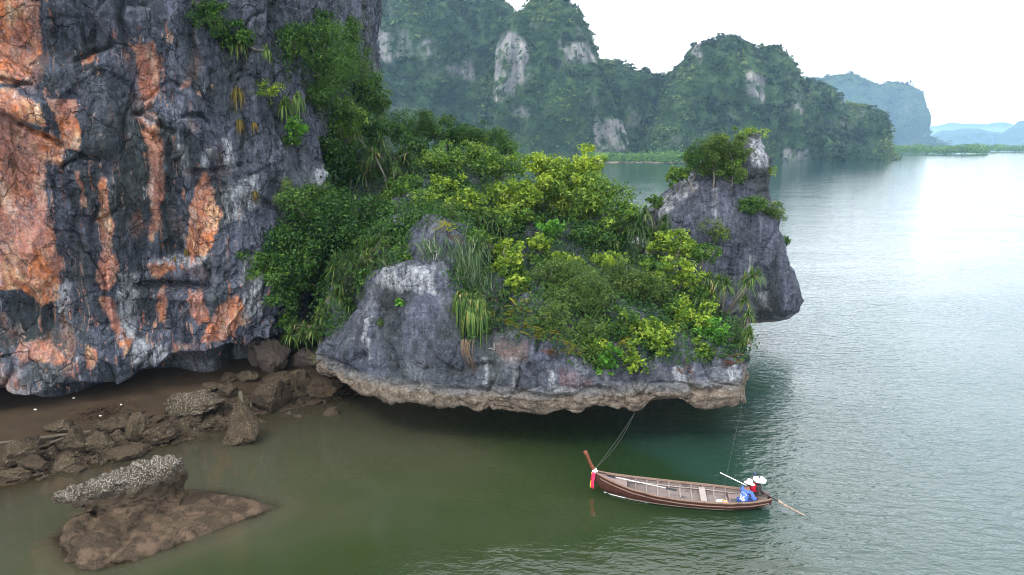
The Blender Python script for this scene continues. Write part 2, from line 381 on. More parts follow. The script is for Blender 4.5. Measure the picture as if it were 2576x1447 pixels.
for poly in [[(0, 283), (60, 312), (120, 345), (160, 365)], [(280, 120), (240, 130), (190, 152)], [(340, 285), (405, 315), (440, 335)], [(0, 200), (45, 215), (85, 215)],
             [(480, 432), (545, 428), (600, 415)], [(345, 722), (430, 716), (520, 722)], [(250, 400), (205, 392), (160, 418)], [(460, 295), (500, 292), (520, 305)], [(380, 270), (340, 290)]]:
    for (ax, ay), (bx, by) in zip(poly[:-1], poly[1:]):   # open cracks with a lip above
        ex, ey = bx - ax, by - ay; t = np.clip(((BX - ax) * ex + (BY - ay) * ey) / (ex*ex + ey*ey), 0, 1)
        dd = np.hypot(BX - ax - t * ex + 5 * pn(Q * 1.5), BY - ay - t * ey + 5 * pn(Q * 1.7 + 4))
        disp -= .6 * np.exp(-(dd / 6.) ** 2) * (tt < ahi[7])
fl = np.repeat(np.r_[np.linspace(.15, 1, len(ui)), np.ones(len(zup))][:, None], NC, 1).ravel()
flat = flat + NN * (disp * fl)[:, None] + np.array([0, 0, 1]) * ((.25 * fbm(Q * .9 + 20, 3)) * (fl < 1) * .8)[:, None]
STAINS = [[(-40, 7), (102, 7), (106, 135), (80, 154), (88, 205), (44, 220), (-40, 205)],
    [(322, 113), (395, 110), (403, 176), (399, 234), (388, 267), (362, 278), (351, 220), (344, 146)], [(205, 150), (242, 128), (236, 152), (212, 160)],
    [(340, 282), (392, 285), (403, 322), (417, 403), (417, 476), (406, 530), (399, 583), (384, 608), (375, 601), (380, 530), (373, 403), (362, 318)],
    [(-40, 285), (50, 311), (130, 340), (175, 366), (155, 417), (120, 410), (115, 480), (130, 560), (150, 650), (160, 670), (140, 720), (150, 760), (100, 770), (60, 735), (-40, 715)],
    [(-40, 212), (60, 235), (105, 275), (120, 320), (60, 312), (-40, 280)], [(120, 255), (190, 255), (208, 350), (205, 382), (165, 375), (150, 310)],
    [(253, 443), (271, 450), (278, 530), (289, 590), (282, 638), (295, 667), (282, 726), (256, 729), (243, 707), (249, 663), (260, 630), (249, 583), (249, 528)],
    [(250, 740), (285, 745), (300, 800), (335, 850), (312, 892), (290, 840), (260, 780)], [(194, 428), (203, 428), (212, 512), (205, 520)],
    [(505, 436), (527, 439), (545, 512), (558, 535), (542, 583), (520, 630), (505, 663), (476, 671), (468, 601), (476, 530), (490, 476)],
    [(377, 656), (403, 652), (436, 663), (436, 678), (406, 685), (399, 711), (381, 693)], [(476, 726), (512, 733), (520, 770), (531, 791), (498, 813), (479, 784)],
    [(395, 733), (421, 726), (421, 806), (399, 810)], [(216, 857), (245, 865), (242, 916), (220, 916)], [(48, 850), (121, 854), (176, 894), (146, 909), (73, 898), (48, 879)],
    [(430, 868), (476, 857), (483, 868), (439, 883)], [(550, 760), (590, 740), (620, 800), (560, 850), (500, 855), (520, 810)], [(455, 212), (480, 202), (484, 214), (460, 226)]]
wx = BX + 9 * fbm(Q * 1.3 + 2, 3); wy = BY + 9 * fbm(Q * 1.3 + 8, 3)
stain = np.zeros(len(flat)); near = np.zeros(len(flat)); front_v = (tt < ahi[7])
for P in STAINS: sd_ = poly_sd(P, wx, wy); stain = np.maximum(stain, sstep(-3, 3.5, sd_)); near = np.maximum(near, sstep(-75, -5, sd_))
near = np.maximum(near, .9 * sstep(640, 760, BY)) * front_v
stain = np.maximum(stain, .35 * sstep(.25, .6, fbm(Q * (.5, .22, .4) + 31, 4)) * sstep(650, 350, BX)) * front_v
pale = np.zeros(len(flat))
for P in [[(758, 440), (800, 405), (806, 430), (800, 500), (770, 495)], [(510, 365), (528, 365), (528, 430), (500, 428)], [(385, 650), (436, 648), (520, 640), (500, 672), (440, 668), (400, 664)], [(340, 285), (390, 290), (395, 318), (370, 315)],
          [(450, 360), (470, 360), (466, 440), (452, 440)], [(560, 470), (640, 440), (660, 520), (570, 560)], [(300, 690), (350, 690), (340, 860), (300, 850)], [(560, 355), (575, 350), (590, 420), (575, 430)], [(140, 720), (175, 700), (165, 800), (145, 790)],
          [(330, 850), (410, 860), (440, 880), (380, 920), (330, 910)], [(600, 640), (640, 640), (650, 780), (600, 800)]]:
    pale = np.maximum(pale, sstep(-6, 6, poly_sd(P, wx, wy)))
pale = np.maximum(pale, .5 * sstep(820, 900, BY) * sstep(.0, .35, fbm(Q * .3 + 14, 3))) * front_v
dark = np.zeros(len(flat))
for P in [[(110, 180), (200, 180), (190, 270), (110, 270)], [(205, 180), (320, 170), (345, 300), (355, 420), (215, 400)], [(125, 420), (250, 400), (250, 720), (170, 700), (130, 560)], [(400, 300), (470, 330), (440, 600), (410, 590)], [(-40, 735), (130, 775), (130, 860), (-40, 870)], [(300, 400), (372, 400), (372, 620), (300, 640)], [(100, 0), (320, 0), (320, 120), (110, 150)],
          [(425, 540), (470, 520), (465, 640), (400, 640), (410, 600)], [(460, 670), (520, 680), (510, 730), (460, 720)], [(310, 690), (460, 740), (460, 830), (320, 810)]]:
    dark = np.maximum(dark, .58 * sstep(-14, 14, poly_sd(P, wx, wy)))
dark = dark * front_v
cliff_V = flat; cliff_F = grid_faces(NR, NC)
cliff = link('cliff', mesh_np('cliff', flat, cliff_F, True, dict(stain=stain, pale=pale, dark=dark, near=near)), M_CLIFF)
tag(cliff, 'tall grey limestone cliff streaked orange and pink above the brown beach', 'cliff', kind='structure')

# ================================================================== THE OVERGROWN ISLET
lip = [(770, 905), (784, 930), (835, 950), (881, 966), (886, 981), (943, 1004), (994, 1017), (1066, 1022), (1097, 1030), (1163, 1030), (1189, 1040), (1220, 1034), (1337, 1045), (1419, 1040),
       (1450, 1048), (1501, 1027), (1573, 1037), (1578, 1046), (1619, 1044), (1622, 1027), (1655, 1009), (1706, 1014), (1758, 1030), (1788, 1030), (1824, 1020), (1870, 1017)]
ZL = 2.2
# plan of the lip: a smooth curve at nearly constant height; the height then follows the photographed outline
plan = [(-12.6, 42.2), (-11.2, 39.0), (-9.6, 36.9), (-7.2, 35.2), (-4.2, 34.2), (-1, 33.6), (2, 33.4), (5, 33.6), (8, 33.9), (10.5, 34.2), (12.3, 34.7), (13.0, 36.2), (13.2, 39), (12.6, 43), (11, 48), (7, 53), (0, 57), (-7, 59), (-14, 60)]
plan = np.array(plan); plan[:13] *= np.r_[np.full(11, .9385), .955, .975][:, None]; apl = arc(plan)
tc = np.concatenate([np.arange(0, apl[10], .085), np.arange(apl[10], apl[13], .13), np.arange(apl[13], apl[-1], .5)])
O = catmull(plan, tc)
ridge = np.array([(-13, 51, 15.2), (-10, 51, 14.7), (-5, 50.5, 13.4), (0, 49, 12.0), (4.5, 47.2, 10.8), (7.5, 45, 9.0), (9.8, 41.5, 6.6), (11.2, 38.4, 4.7)])
ar = arc(ridge[:, :2]); u_r = np.interp(tc, [0, apl[3], apl[8], apl[10], apl[12], apl[13], apl[14], apl[-1]], [.02, .24, .80, .97, 1, .97, .85, 0]) * ar[-1]
RD = catmull(ridge, u_r)
opx, _ = proj(np.c_[O, np.full(len(O), ZL)]); fr = tc < apl[11]
zlip = np.full(len(O), ZL)
lx = [p[0] for p in lip]; ly = [p[1] for p in lip]
pyi = np.interp(opx, lx, ly)
for k in np.where(fr)[0]:
    d = ray(opx[k], pyi[k]); zlip[k] = np.clip(CAM_Z + d[2] * O[k, 1] / d[1], 1.5, 2.9)
kz = np.convolve(np.pad(zlip, 1, 'edge'), np.ones(3) / 3, 'valid'); zlip = np.where(fr, kz, ZL + .2 * np.sin(tc))
zrim = np.interp(opx, [770, 850, 890, 930, 1000, 1100, 1135, 1165, 1240, 1400, 1500, 1600, 1750, 1880], [2.7, 3.2, 5.0, 7.2, 7.7, 7.6, 6.2, 4.9, 4.4, 4.1, 3.5, 3.3, 3.2, 3.3])
irim = np.interp(opx, [770, 850, 890, 930, 1000, 1100, 1135, 1165, 1240, 1400, 1880], [.5, .8, 1.6, 2.3, 2.5, 2.4, 1.8, 1.0, .7, .6, .5])
zrim = 15 - (15 - zrim) * .9385; zrim = np.where(fr, zrim, 4.0); irim = np.where(fr, irim, .5)
NRI = 150; G = np.zeros((NRI, len(tc), 3)); rowt = np.zeros((NRI, len(tc)))
dirv = RD[:, :2] - O; dl = np.linalg.norm(dirv, axis=1); dirv /= dl[:, None]
capm = np.minimum(1, dl / 7.)
for k in range(len(tc)):
    zl_, zr_, ir_ = zlip[k], zrim[k], irim[k] * min(1, dl[k] / 3.); cm = capm[k]
    pr = [(7.4 * cm, -5.0), (7.2 * cm, -1.0), (6.4 * cm, .8), (4.4 * cm, zl_ - .25), (1.8 * cm, zl_ + .16), (.35 * cm, zl_ + .02), (.05, zl_), (-.02, zl_ + .18), (-.04, zl_ + .75), (.02, zl_ + 1.0),
          (.02 + ir_ * .15, zl_ + 1.0 + (zr_ - zl_ - 1.0) * .35), (ir_ * .62, zl_ + 1.0 + (zr_ - zl_ - 1.0) * .78), (ir_, zr_)]
    L0 = dl[k]; zR = RD[k, 2]
    for w in (.06, .15, .3, .5, .7, .85, 1.0):
        e = ir_ + (L0 - ir_) * w; pr.append((e, zr_ + (zR - zr_) * (w ** .9)))
    pr = np.array(pr); seg_ = np.concatenate([[0], np.cumsum(np.hypot(*np.diff(pr, axis=0).T))])
    # rows: 30 underneath, 55 on the face, the rest over the top
    m = seg_[6]; f_ = seg_[12]
    tr = np.concatenate([np.linspace(0, m, 26, endpoint=False), np.linspace(m, f_, 64, endpoint=False), np.linspace(f_, seg_[-1], 60)])
    a = np.interp(tr, seg_, pr[:, 0]); z = np.interp(tr, seg_, pr[:, 1])
    G[:, k, 0] = O[k, 0] + dirv[k, 0] * a; G[:, k, 1] = O[k, 1] + dirv[k, 1] * a; G[:, k, 2] = z; rowt[:, k] = tr / seg_[-1]
ks = np.array([.25, .5, .25])
for _ in range(2): G[1:-1] = .25 * G[:-2] + .5 * G[1:-1] + .25 * G[2:]
Nn = grid_normals(G); Nf = -Nn.reshape(-1, 3); gf = G.reshape(-1, 3)
if Nf[40 * len(tc) + len(tc) // 4][1] > 0: Nf = -Nf
rows = np.repeat(np.arange(NRI)[:, None], len(tc), 1).ravel()
IX, IY = proj(gf)
w1, w2, wid = worley(gf * (.35, .35, .35) + .4 * np.stack([pn(gf * .5), pn(gf * .5 + 5), pn(gf * .5 + 9)], -1))
v1, v2, vid = worley(gf * 1.0 + .3 * np.stack([pn(gf), pn(gf + 5), pn(gf + 9)], -1))
dI = .38 * fbm(gf * .28, 3) + .22 * ridged(gf * (.8, .8, .3), 3) * .5 + .16 * (wid - .5) + .11 * (vid - .5) + .10 * fbm(gf * 1.7, 4) + .045 * fbm(gf * 4.5, 3)
dI -= .20 * np.exp(-((w2 - w1) / .05) ** 2) + .08 * np.exp(-((v2 - v1) / .06) ** 2)
dI *= np.where(rows < 20, .35, np.where(rows < 44, .55, 1)) * np.where(rows > 88, 1.3, 1)
# horizontal notch between the tide band and the dark wall above it
zb = np.repeat(zlip[None], NRI, 0).ravel()
dI -= .28 * np.exp(-((gf[:, 2] - zb - 1.02 - .25 * pn(gf * .8)) / .10) ** 2) * (rows > 26) * (rows < 80) * sstep(-.2, .3, pn(gf * .6 + 3) + .15)
# the bare outcrop: two heads of rock standing up out of the slope
for bx, by, rx, ry, am in [(1030, 705, 95, 40, .7), (1110, 620, 60, 45, 1.5), (1060, 600, 30, 30, .5), (1600, 1010, 30, 20, .25), (1000, 830, 110, 70, .25)]:
    dI += am * np.exp(-((IX - bx) / rx) ** 2 - ((IY - by) / ry) ** 2) * (gf[:, 1] < 45)
gf = gf + Nf * dI[:, None]
gf[:, 2] += np.where((rows > 15) & (rows < 34), .17 * ridged(gf * .42 + 40, 3) - .1, 0)
ix2 = IX + 8 * fbm(gf * 1.3, 3); iy2 = IY + 8 * fbm(gf * 1.3 + 6, 3)
st = np.zeros(len(gf)); pa = np.zeros(len(gf)); dk = np.zeros(len(gf))
for P in [[(1405, 925), (1440, 932), (1495, 960), (1500, 985), (1440, 985), (1405, 970)], [(1240, 850), (1330, 870), (1330, 905), (1290, 915), (1240, 880)], [(1040, 985), (1090, 985), (1090, 1000), (1040, 1000)]]:
    st = np.maximum(st, .14 * sstep(-6, 9, poly_sd(P, ix2, iy2)))
for P in [[(1214, 900), (1226, 900), (1226, 990), (1216, 990)], [(1376, 928), (1396, 930), (1394, 985), (1378, 980)], [(1825, 920), (1880, 925), (1880, 962), (1830, 962)], [(1290, 930), (1300, 930), (1300, 985), (1288, 985)], [(960, 700), (1100, 700), (1100, 750), (960, 735)],
          [(925, 800), (940, 800), (942, 900), (928, 900)], [(1395, 965), (1480, 985), (1480, 1000), (1390, 990)], [(1690, 920), (1740, 930), (1740, 970), (1690, 970)], [(780, 915), (890, 945), (890, 970), (780, 925)]]:
    pa = np.maximum(pa, .8 * sstep(-4, 5, poly_sd(P, ix2, iy2)))
pa = np.maximum(pa, .22 * sstep(0, .5, fbm(gf * (.7, .7, .25) + 12, 3)))
for P in [[(950, 720), (1040, 740), (1030, 790), (950, 790)], [(1270, 940), (1330, 900), (1380, 930), (1370, 980), (1270, 980)], [(1550, 930), (1700, 930), (1700, 970), (1560, 975)]]:
    dk = np.maximum(dk, .7 * sstep(-10, 10, poly_sd(P, ix2, iy2)))
islet_V = gf; islet_F = grid_faces(NRI, len(tc))
isl = link('rocky_islet', mesh_np('rocky_islet', gf, islet_F, True, dict(stain=st, pale=pa, dark=dk, near=np.zeros(len(gf)))), M_ISLET)
tag(isl, 'undercut grey limestone islet with tan waterline band below dense greenery', 'islet', kind='structure')

# ================================================================== THE ROCK PILLAR BEHIND
rings = [(346, 1884, 1906), (357, 1868, 1916), (369, 1850, 1925), (400, 1792, 1937), (428, 1748, 1935), (455, 1714, 1930), (480, 1687, 1934), (506, 1655, 1940), (533, 1632, 1958), (572, 1622, 1962), (623, 1628, 1980),
         (674, 1640, 1996), (721, 1655, 2007), (745, 1665, 2006), (772, 1675, 1994), (785, 1685, 1970), (791, 1700, 1940)]
PY0 = 51.5; rr = []
for py, xl, xr in rings:
    A_, B_ = at_y(xl, py, PY0), at_y(xr, py, PY0); rr.append((A_[2], (A_[0] + B_[0]) / 2, (B_[0] - A_[0]) / 2))
zt = rr[-1][0]
rr += [(zt - .15, rr[-1][1] - .6, rr[-1][2] * .72), (zt - .5, rr[-1][1] - .8, rr[-1][2] * .62), (-1.0, rr[-1][1] - .8, rr[-1][2] * .6), (-5, rr[-1][1] - .8, rr[-1][2] * .62)]
rr = np.array(rr)[::-1]; zz_ = np.concatenate([np.linspace(-5, zt - .2, 16, endpoint=False), np.linspace(zt - .2, rr[-1, 0], 150)])
cxx = np.interp(zz_, rr[:, 0], rr[:, 1]); hw = np.interp(zz_, rr[:, 0], rr[:, 2]) * .935; cxx = cxx - .1
NP = 170; th = np.linspace(0, 2 * math.pi, NP, endpoint=False)
ce, se = np.cos(th), np.sin(th); ex = .78
sx = np.sign(ce) * np.abs(ce) ** ex; sy = np.sign(se) * np.abs(se) ** ex
PG = np.zeros((len(zz_) + 2, NP, 3))
dyr = np.minimum(hw * .75, 3.6)
for r_ in range(len(zz_)):
    PG[r_, :, 0] = cxx[r_] + hw[r_] * sx; PG[r_, :, 1] = PY0 + dyr[r_] * sy - .12 * dyr[r_] * sx; PG[r_, :, 2] = zz_[r_]
for e in (0, 1):
    PG[len(zz_) + e] = PG[len(zz_) - 1] * (1 - (.5 + .5 * e)) + PG[len(zz_) - 1].mean(0) * (.5 + .5 * e); PG[len(zz_) + e, :, 2] += .10 + .05 * e
pf = PG.reshape(-1, 3); cen = np.repeat(np.c_[cxx, np.full(len(cxx), PY0), zz_], NP, 0); cen = np.r_[cen, np.repeat(cen[-NP:], 2, 0)]
pnm = pf - cen; pnm[:, 2] = .15; pnm /= np.linalg.norm(pnm, axis=1)[:, None]
v1, v2, vid = worley(pf * (.6, .6, .35)); w1, w2, wid = worley(pf * (.25, .25, .16) + 7)
dP = .30 * fbm(pf * .35, 3) + .22 * ridged(pf * (.9, .9, .22), 3) * .6 + .35 * (wid - .5) + .16 * (vid - .5) + .09 * fbm(pf * 2, 3) + .04 * fbm(pf * 5, 2)
dP -= .22 * np.exp(-((w2 - w1) / .04) ** 2) + .10 * np.exp(-((v2 - v1) / .05) ** 2)
pf = pf + pnm * dP[:, None]; QX, QY = proj(pf)
pp = np.zeros(len(pf))
for P in [[(1905, 735), (1932, 735), (1930, 775), (1908, 765)], [(1880, 640), (1892, 640), (1892, 700), (1882, 700)], [(1880, 350), (1925, 350), (1935, 420), (1895, 420)], [(1795, 470), (1805, 470), (1805, 560), (1797, 560)], [(1640, 520), (1740, 440), (1760, 470), (1660, 550)]]:  # last patch paints the left slope lighter, as the sun would
    pp = np.maximum(pp, .7 * sstep(-5, 5, poly_sd(P, QX + 5 * pn(pf), QY + 6 * pn(pf + 4))))
pill_V = pf; pill_F = grid_faces(len(zz_) + 2, NP, True)
pil = link('rock_pillar', mesh_np('rock_pillar', pf, pill_F, True, dict(stain=np.zeros(len(pf)), pale=pp, dark=.5 * sstep(.1, .4, fbm(pf * (.5, .5, .12) + 3, 3)))), M_PILLAR)
tag(pil, 'leaning dark grey rock pillar tapering to a pale bare tip behind the islet', 'rock pillar', kind='structure')

# ================================================================== FAR LIMESTONE HILLS
n = NT('far_hill_rock')
s1 = n.noise(1., 6, .6, n.mapv((.10, .10, .012))); s2 = n.noise(.05, 5, .6); s3 = n.noise(.12, 6, .7)
rockc = n.ramp(s1, [(.3, (.05, .05, .055)), (.46, (.15, .15, .155)), (.6, (.25, .235, .225)), (.72, (.42, .37, .33))])
greenc = n.ramp(s3, [(.3, (.012, .028, .014)), (.5, (.028, .055, .022)), (.72, (.06, .10, .035))])
c = n.mix(n.math('MULTIPLY', n.attr('bare'), n.maprange(n.noise(.11, 7, .75), .42, .49), True), greenc, rockc)
M_HILL = n.surf(n.pr(c, .9, n.bump(n.math('ADD', s3, n.math('MULTIPLY', s1, .8)), 1., 4.), .1))
forest_src = []
def karst(sil, y0, span, seed, ns=150, nt=90, power=.52, amp=1.0, bare_px=(), dens=1.0):
    yr = y0 + span * .5; T = np.array([at_y(px, py, yr)[[0, 2]] for px, py in sil]); order = np.argsort(T[:, 0]); T = T[order]
    xs_ = np.linspace(T[0, 0], T[-1, 0], ns); zt_ = np.interp(xs_, T[:, 0], T[:, 1])
    tv = np.linspace(0, 1, nt); ff = np.where(tv < .5, tv / .5, (1 - tv) / .5)
    H = np.maximum(zt_[None], 0) * (1 - (1 - ff[:, None]) ** (1 / power * 1.15)) - 2 * (ff[:, None] < .02)
    base_in = span * .18 * (1 - np.clip(zt_ / (zt_.max() + 1e-6), 0, 1))
    P = np.stack([np.repeat(xs_[None], nt, 0), y0 + np.repeat((tv * span)[:, None], ns, 1) + base_in[None] * (1 - 2 * tv[:, None]), H], -1)
    f_ = P.reshape(-1, 3); q = f_ + seed * 13.7; sc = span / 60.
    d = sc * amp * (7 * fbm(q * (.02, .02, .012) / sc, 3) + 5.0 * ridged(q * (.035, .035, .010) / sc, 2) + 2.4 * fbm(q * .09 / sc, 3))
    w = np.repeat(sstep(0, .12, ff)[:, None], ns, 1).ravel()
    side = np.sign(.5 - np.repeat(tv[:, None], ns, 1)).ravel()
    top = np.repeat(sstep(1., .7, ff)[:, None], ns, 1).ravel()
    f_ = f_.copy(); f_[:, 1] -= d * w * side * top; f_[:, 2] += sc * 2.2 * fbm(q * .05 / sc, 3) * w
    nm = grid_normals(f_.reshape(nt, ns, 3)).reshape(-1, 3); nm *= np.sign(nm[:, 2:3] + 1e-6)
    kx, ky = proj(f_)
    bare = .4 * sstep(.22, .08, nm[:, 2]) * sstep(.0, .3, fbm(q * .02, 3) - .18)
    for bp in bare_px: bare = np.maximum(bare, sstep(-5, 7, poly_sd(bp, kx + 8 * pn(q * .12), ky + 8 * pn(q * .12 + 5))) * sstep(-.55, .0, pn(q * (.15, .15, .05)) ))
    bare = np.where(side < 0, 0, bare)
    F = grid_faces(nt, ns)
    if dens > 0: forest_src.append((f_, F, bare, nm, dens, seed))
    return f_, F, bare
def hill(name, label, *a, **k):
    v, f_, b = karst(*a, **k); o = link(name, mesh_np(name, v, f_, True, dict(bare=b)), M_HILL); return tag(o, label, 'hill', kind='structure')
hill('hill', 'huge forested limestone massif rising out of frame behind the cliff', [(600, 330), (680, 60), (780, -30), (900, -55), (1000, -50), (1100, -45), (1190, -28), (1245, -6), (1280, 22), (1312, 70), (1370, 180), (1420, 330), (1450, 400)], 680, 130, 1, ns=220,
     bare_px=[[(1125, 160), (1190, 150), (1200, 205), (1130, 195)], [(945, 60), (985, 80), (985, 160), (950, 150)], [(1060, 100), (1090, 100), (1085, 150), (1062, 150)]])
hill('hill', 'domed forested limestone hill with a tall pale cliff down its left edge', [(1190, 405), (1225, 300), (1240, 200), (1250, 120), (1268, 66), (1306, 34), (1348, 6), (1400, -4), (1440, 22), (1470, 60), (1490, 110), (1502, 160), (1530, 230), (1570, 330), (1600, 405)], 610, 95, 2, ns=190, power=.42,
     bare_px=[[(1245, 120), (1275, 70), (1330, 110), (1335, 190), (1300, 230), (1240, 260)], [(1485, 305), (1560, 300), (1585, 340), (1580, 378), (1500, 385), (1490, 340)], [(1285, 262), (1335, 268), (1330, 300), (1290, 290)], [(1400, 100), (1480, 110), (1500, 160), (1430, 150)]])
hill('hill', 'low jungle saddle between the domed hill and the blocky hill', [(1420, 200), (1490, 150), (1540, 158), (1580, 172), (1640, 184), (1690, 186), (1740, 180), (1800, 230), (1850, 405)], 640, 80, 3, ns=110)
hill('hill', 'broad forested limestone hill with a square rock knob on its left shoulder', [(1600, 405), (1640, 300), (1665, 225), (1690, 183), (1730, 150), (1742, 112), (1758, 103), (1772, 116), (1800, 98), (1826, 94), (1870, 104), (1886, 122), (1930, 118), (1958, 128), (1985, 165), (2003, 210), (2030, 260), (2060, 320), (2080, 405)], 600, 100, 4, ns=200,
     bare_px=[[(1738, 108), (1770, 108), (1765, 150), (1738, 150)], [(1975, 375), (2035, 375), (2035, 402), (1970, 402)], [(1880, 180), (1930, 190), (1920, 260), (1880, 240)], [(1990, 230), (2020, 240), (2020, 290), (1995, 280)]])
hill('hill', 'dark wooded headland sloping down to the bay right of the blocky hill', [(1990, 405), (2000, 230), (2020, 210), (2040, 206), (2075, 222), (2110, 262), (2150, 268), (2180, 284), (2205, 275), (2222, 330), (2232, 398)], 640, 70, 5, ns=110, bare_px=[[(2012, 225), (2040, 220), (2050, 280), (2025, 300)]])
hill('hill', 'blue hazy flat topped hill with a sheer right side behind the wooded headland', [(1880, 369), (1930, 230), (2005, 200), (2060, 192), (2110, 186), (2150, 196), (2180, 216), (2215, 210), (2250, 209), (2268, 222), (2272, 300), (2280, 330), (2310, 348), (2330, 369)], 2500, 420, 6, ns=130, nt=70, power=.40, dens=.35)
hill('hill', 'small pale rounded hill far down the bay', [(2338, 372), (2360, 345), (2400, 325), (2440, 322), (2470, 332), (2490, 334), (2503, 345), (2508, 372)], 4600, 420, 7, ns=70, nt=40, dens=0)
hill('hill', 'pale hill cut by the right edge of the view', [(2515, 372), (2530, 345), (2560, 322), (2590, 305), (2640, 300), (2700, 330), (2740, 372)], 4300, 460, 8, ns=60, nt=40, dens=0)
hill('hill', 'faint pale blue mountain ridge on the horizon', [(2150, 372), (2240, 330), (2275, 318), (2290, 308), (2340, 320), (2400, 312), (2460, 310), (2500, 314), (2545, 326), (2600, 310), (2700, 330), (2800, 372)], 9500, 1400, 9, ns=120, nt=40, dens=0)

# forest on those hills
def leafy_quads(C, Nm, ln, wd, tint, rng, fold=.25):
    """quad leaves: C centres, Nm normals, ln lengths, wd widths -> V, F, tint per vertex"""
    k = len(C); t = rng.normal(size=(k, 3)); t -= Nm * (t * Nm).sum(1)[:, None]; t /= np.linalg.norm(t, axis=1)[:, None] + 1e-9
    b = np.cross(Nm, t); ln = np.broadcast_to(ln, k)[:, None]; wd = np.broadcast_to(wd, k)[:, None]
    V = np.stack([C - t * ln * .5, C + b * wd * .5 - Nm * wd * fold * .5 + t * ln * .05, C + t * ln * .5 - Nm * ln * .12, C - b * wd * .5 - Nm * wd * fold * .5 + t * ln * .05], 1)
    return V.reshape(-1, 3), np.arange(4 * k).reshape(-1, 4), np.repeat(tint, 4)
def leaf_mat(name, cols, trans=.35, rough=.5, rust=None):
    n = NT(name); c = n.ramp(n.attr('tint'), [(i / (len(cols) - 1), q) for i, q in enumerate(cols)])
    c = n.mix(n.math('MULTIPLY', n.maprange(n.noise(.55, 4), .35, .65), .35), c, n.mix(1., c, (1.35, 1.15, .75), 'MULTIPLY'))
    d = n.pr(c, rough, None, .14); tr = n.new('ShaderNodeBsdfTranslucent'); n.put(tr.inputs[0], n.mix(1., c, (1.25, 1.3, .55), 'MULTIPLY'))
    ms = n.new('ShaderNodeMixShader'); ms.inputs[0].default_value = trans; n.t.links.new(d, ms.inputs[1]); n.t.links.new(tr.outputs[0], ms.inputs[2])
    return n.surf(ms.outputs[0])
M_FOREST = leaf_mat('far_forest_leaves', [(.005, .016, .008), (.012, .034, .012), (.034, .074, .024), (.10, .145, .045)], .2)
rng = np.random.RandomState(5); FV, FT = [], []; fo = []
def crowns(C, Rr, tint0, nleaf, rng, sq=.75, lf=.42):
    k = len(C); d = rng.normal(size=(k, nleaf, 3)); d[..., 2] = np.abs(d[..., 2]) * 1.1 - .25; d /= np.linalg.norm(d, axis=-1, keepdims=True)
    rad = Rr[:, None, None] * rng.uniform(.72, 1.05, (k, nleaf, 1)); P = C[:, None] + d * rad * (1, 1, sq)
    Nm = d * .7 + rng.normal(size=d.shape) * .4 + (0, 0, .35); Nm /= np.linalg.norm(Nm, axis=-1, keepdims=True)
    ln = (Rr[:, None] * rng.uniform(.6, 1.2, (k, nleaf)) * lf * 1.5).ravel()
    ti = np.clip(tint0[:, None] + rng.normal(size=(k, nleaf)) * .12, 0, 1).ravel()
    return leafy_quads(P.reshape(-1, 3), Nm.reshape(-1, 3), ln, ln * .7, ti, rng, .3)
for V_, F_, bare, nm, dens, seed in forest_src:
    q = V_[F_]; ar_ = .5 * np.linalg.norm(np.cross(q[:, 2] - q[:, 0], q[:, 3] - q[:, 1]), axis=1); fc = q.mean(1)
    b_ = bare[F_].mean(1); nf = nm[F_].mean(1); ymid = np.median(fc[:, 1])
    vis = (fc[:, 1] < ymid + 4) & (fc[:, 2] > -1); kx, ky = proj(fc); vis &= (kx > 880) & (kx < 2640) & (ky > -120)
    px_per_m = FPX / np.maximum(fc[:, 1], 1); wgt = ar_ * vis * np.clip(1 - 1.25 * b_, 0, 1); tot = wgt.sum()
    cnt = int(tot / 12.5 * dens) if dens > .5 else int(tot / 160.); cnt = min(cnt, 4200)
    pick = rng.choice(len(fc), cnt, p=wgt / tot); u, v = rng.rand(2, cnt, 1); qq = q[pick]
    C = (qq[:, 0] * (1 - u) + qq[:, 1] * u) * (1 - v) + (qq[:, 3] * (1 - u) + qq[:, 2] * u) * v
    Rr = np.clip(2.0 * np.exp(rng.normal(size=cnt) * .45), 1.0, 6.) * (1 if dens > .5 else 2.6)
    t0 = np.clip(.36 + 1.1 * fbm(C * .022, 4) + rng.normal(size=cnt) * .2, 0.0, 1)
    C = C + nf[pick] * (Rr * .30)[:, None]
    V2, F2, T2 = crowns(C, Rr, t0, 26 if dens > .5 else 16, rng)
    FV.append(V2); FT.append(T2)
FVc = np.concatenate(FV)
o = link('hillside_forest', mesh_np('hillside_forest', FVc, np.arange(len(FVc)).reshape(-1, 4), False, dict(tint=np.concatenate(FT))), M_FOREST)
tag(o, 'dense bluish green jungle covering the hills across the bay', 'forest', kind='stuff')

# mangroves and sand spit along the far shore
M_MANG = leaf_mat('mangrove_leaves', [(.035, .10, .022), (.075, .17, .035), (.13, .23, .05)], .25)
def mangrove(name, label, x0, x1, yn, yf, h0, h1, cnt, seed, rad):
    rng = np.random.RandomState(seed); yy = rng.uniform(0, 1, cnt) ** 1.6 * (yf - yn) + yn; px = rng.uniform(x0, x1, cnt)
    Xc = (px - CX) / FPX * (yy * COSP + CAM_Z * SINP); hh = rng.uniform(h0, h1, cnt) * (.8 + .5 * np.clip(fbm(np.c_[Xc, yy, yy * 0] * .02, 2), -.5, .6))
    C = np.concatenate([np.c_[Xc, yy, hh * .75], np.c_[Xc + rng.normal(size=cnt), yy - 1, hh * .35]]); Rr = rng.uniform(.7, 1.2, 2 * cnt) * rad
    V2, F2, T2 = crowns(C, Rr, np.clip(.5 + rng.normal(size=2 * cnt) * .22, 0, 1), 22, rng, 1.2)
    tag(link(name, mesh_np(name, V2, F2, False, dict(tint=T2)), M_MANG), label, 'mangroves', kind='stuff')
mangrove('mangrove_thicket', 'bright green mangrove thicket along the sand spit below the hills', 1480, 1760, 548, 600, 6, 10, 420, 3, 2.4)
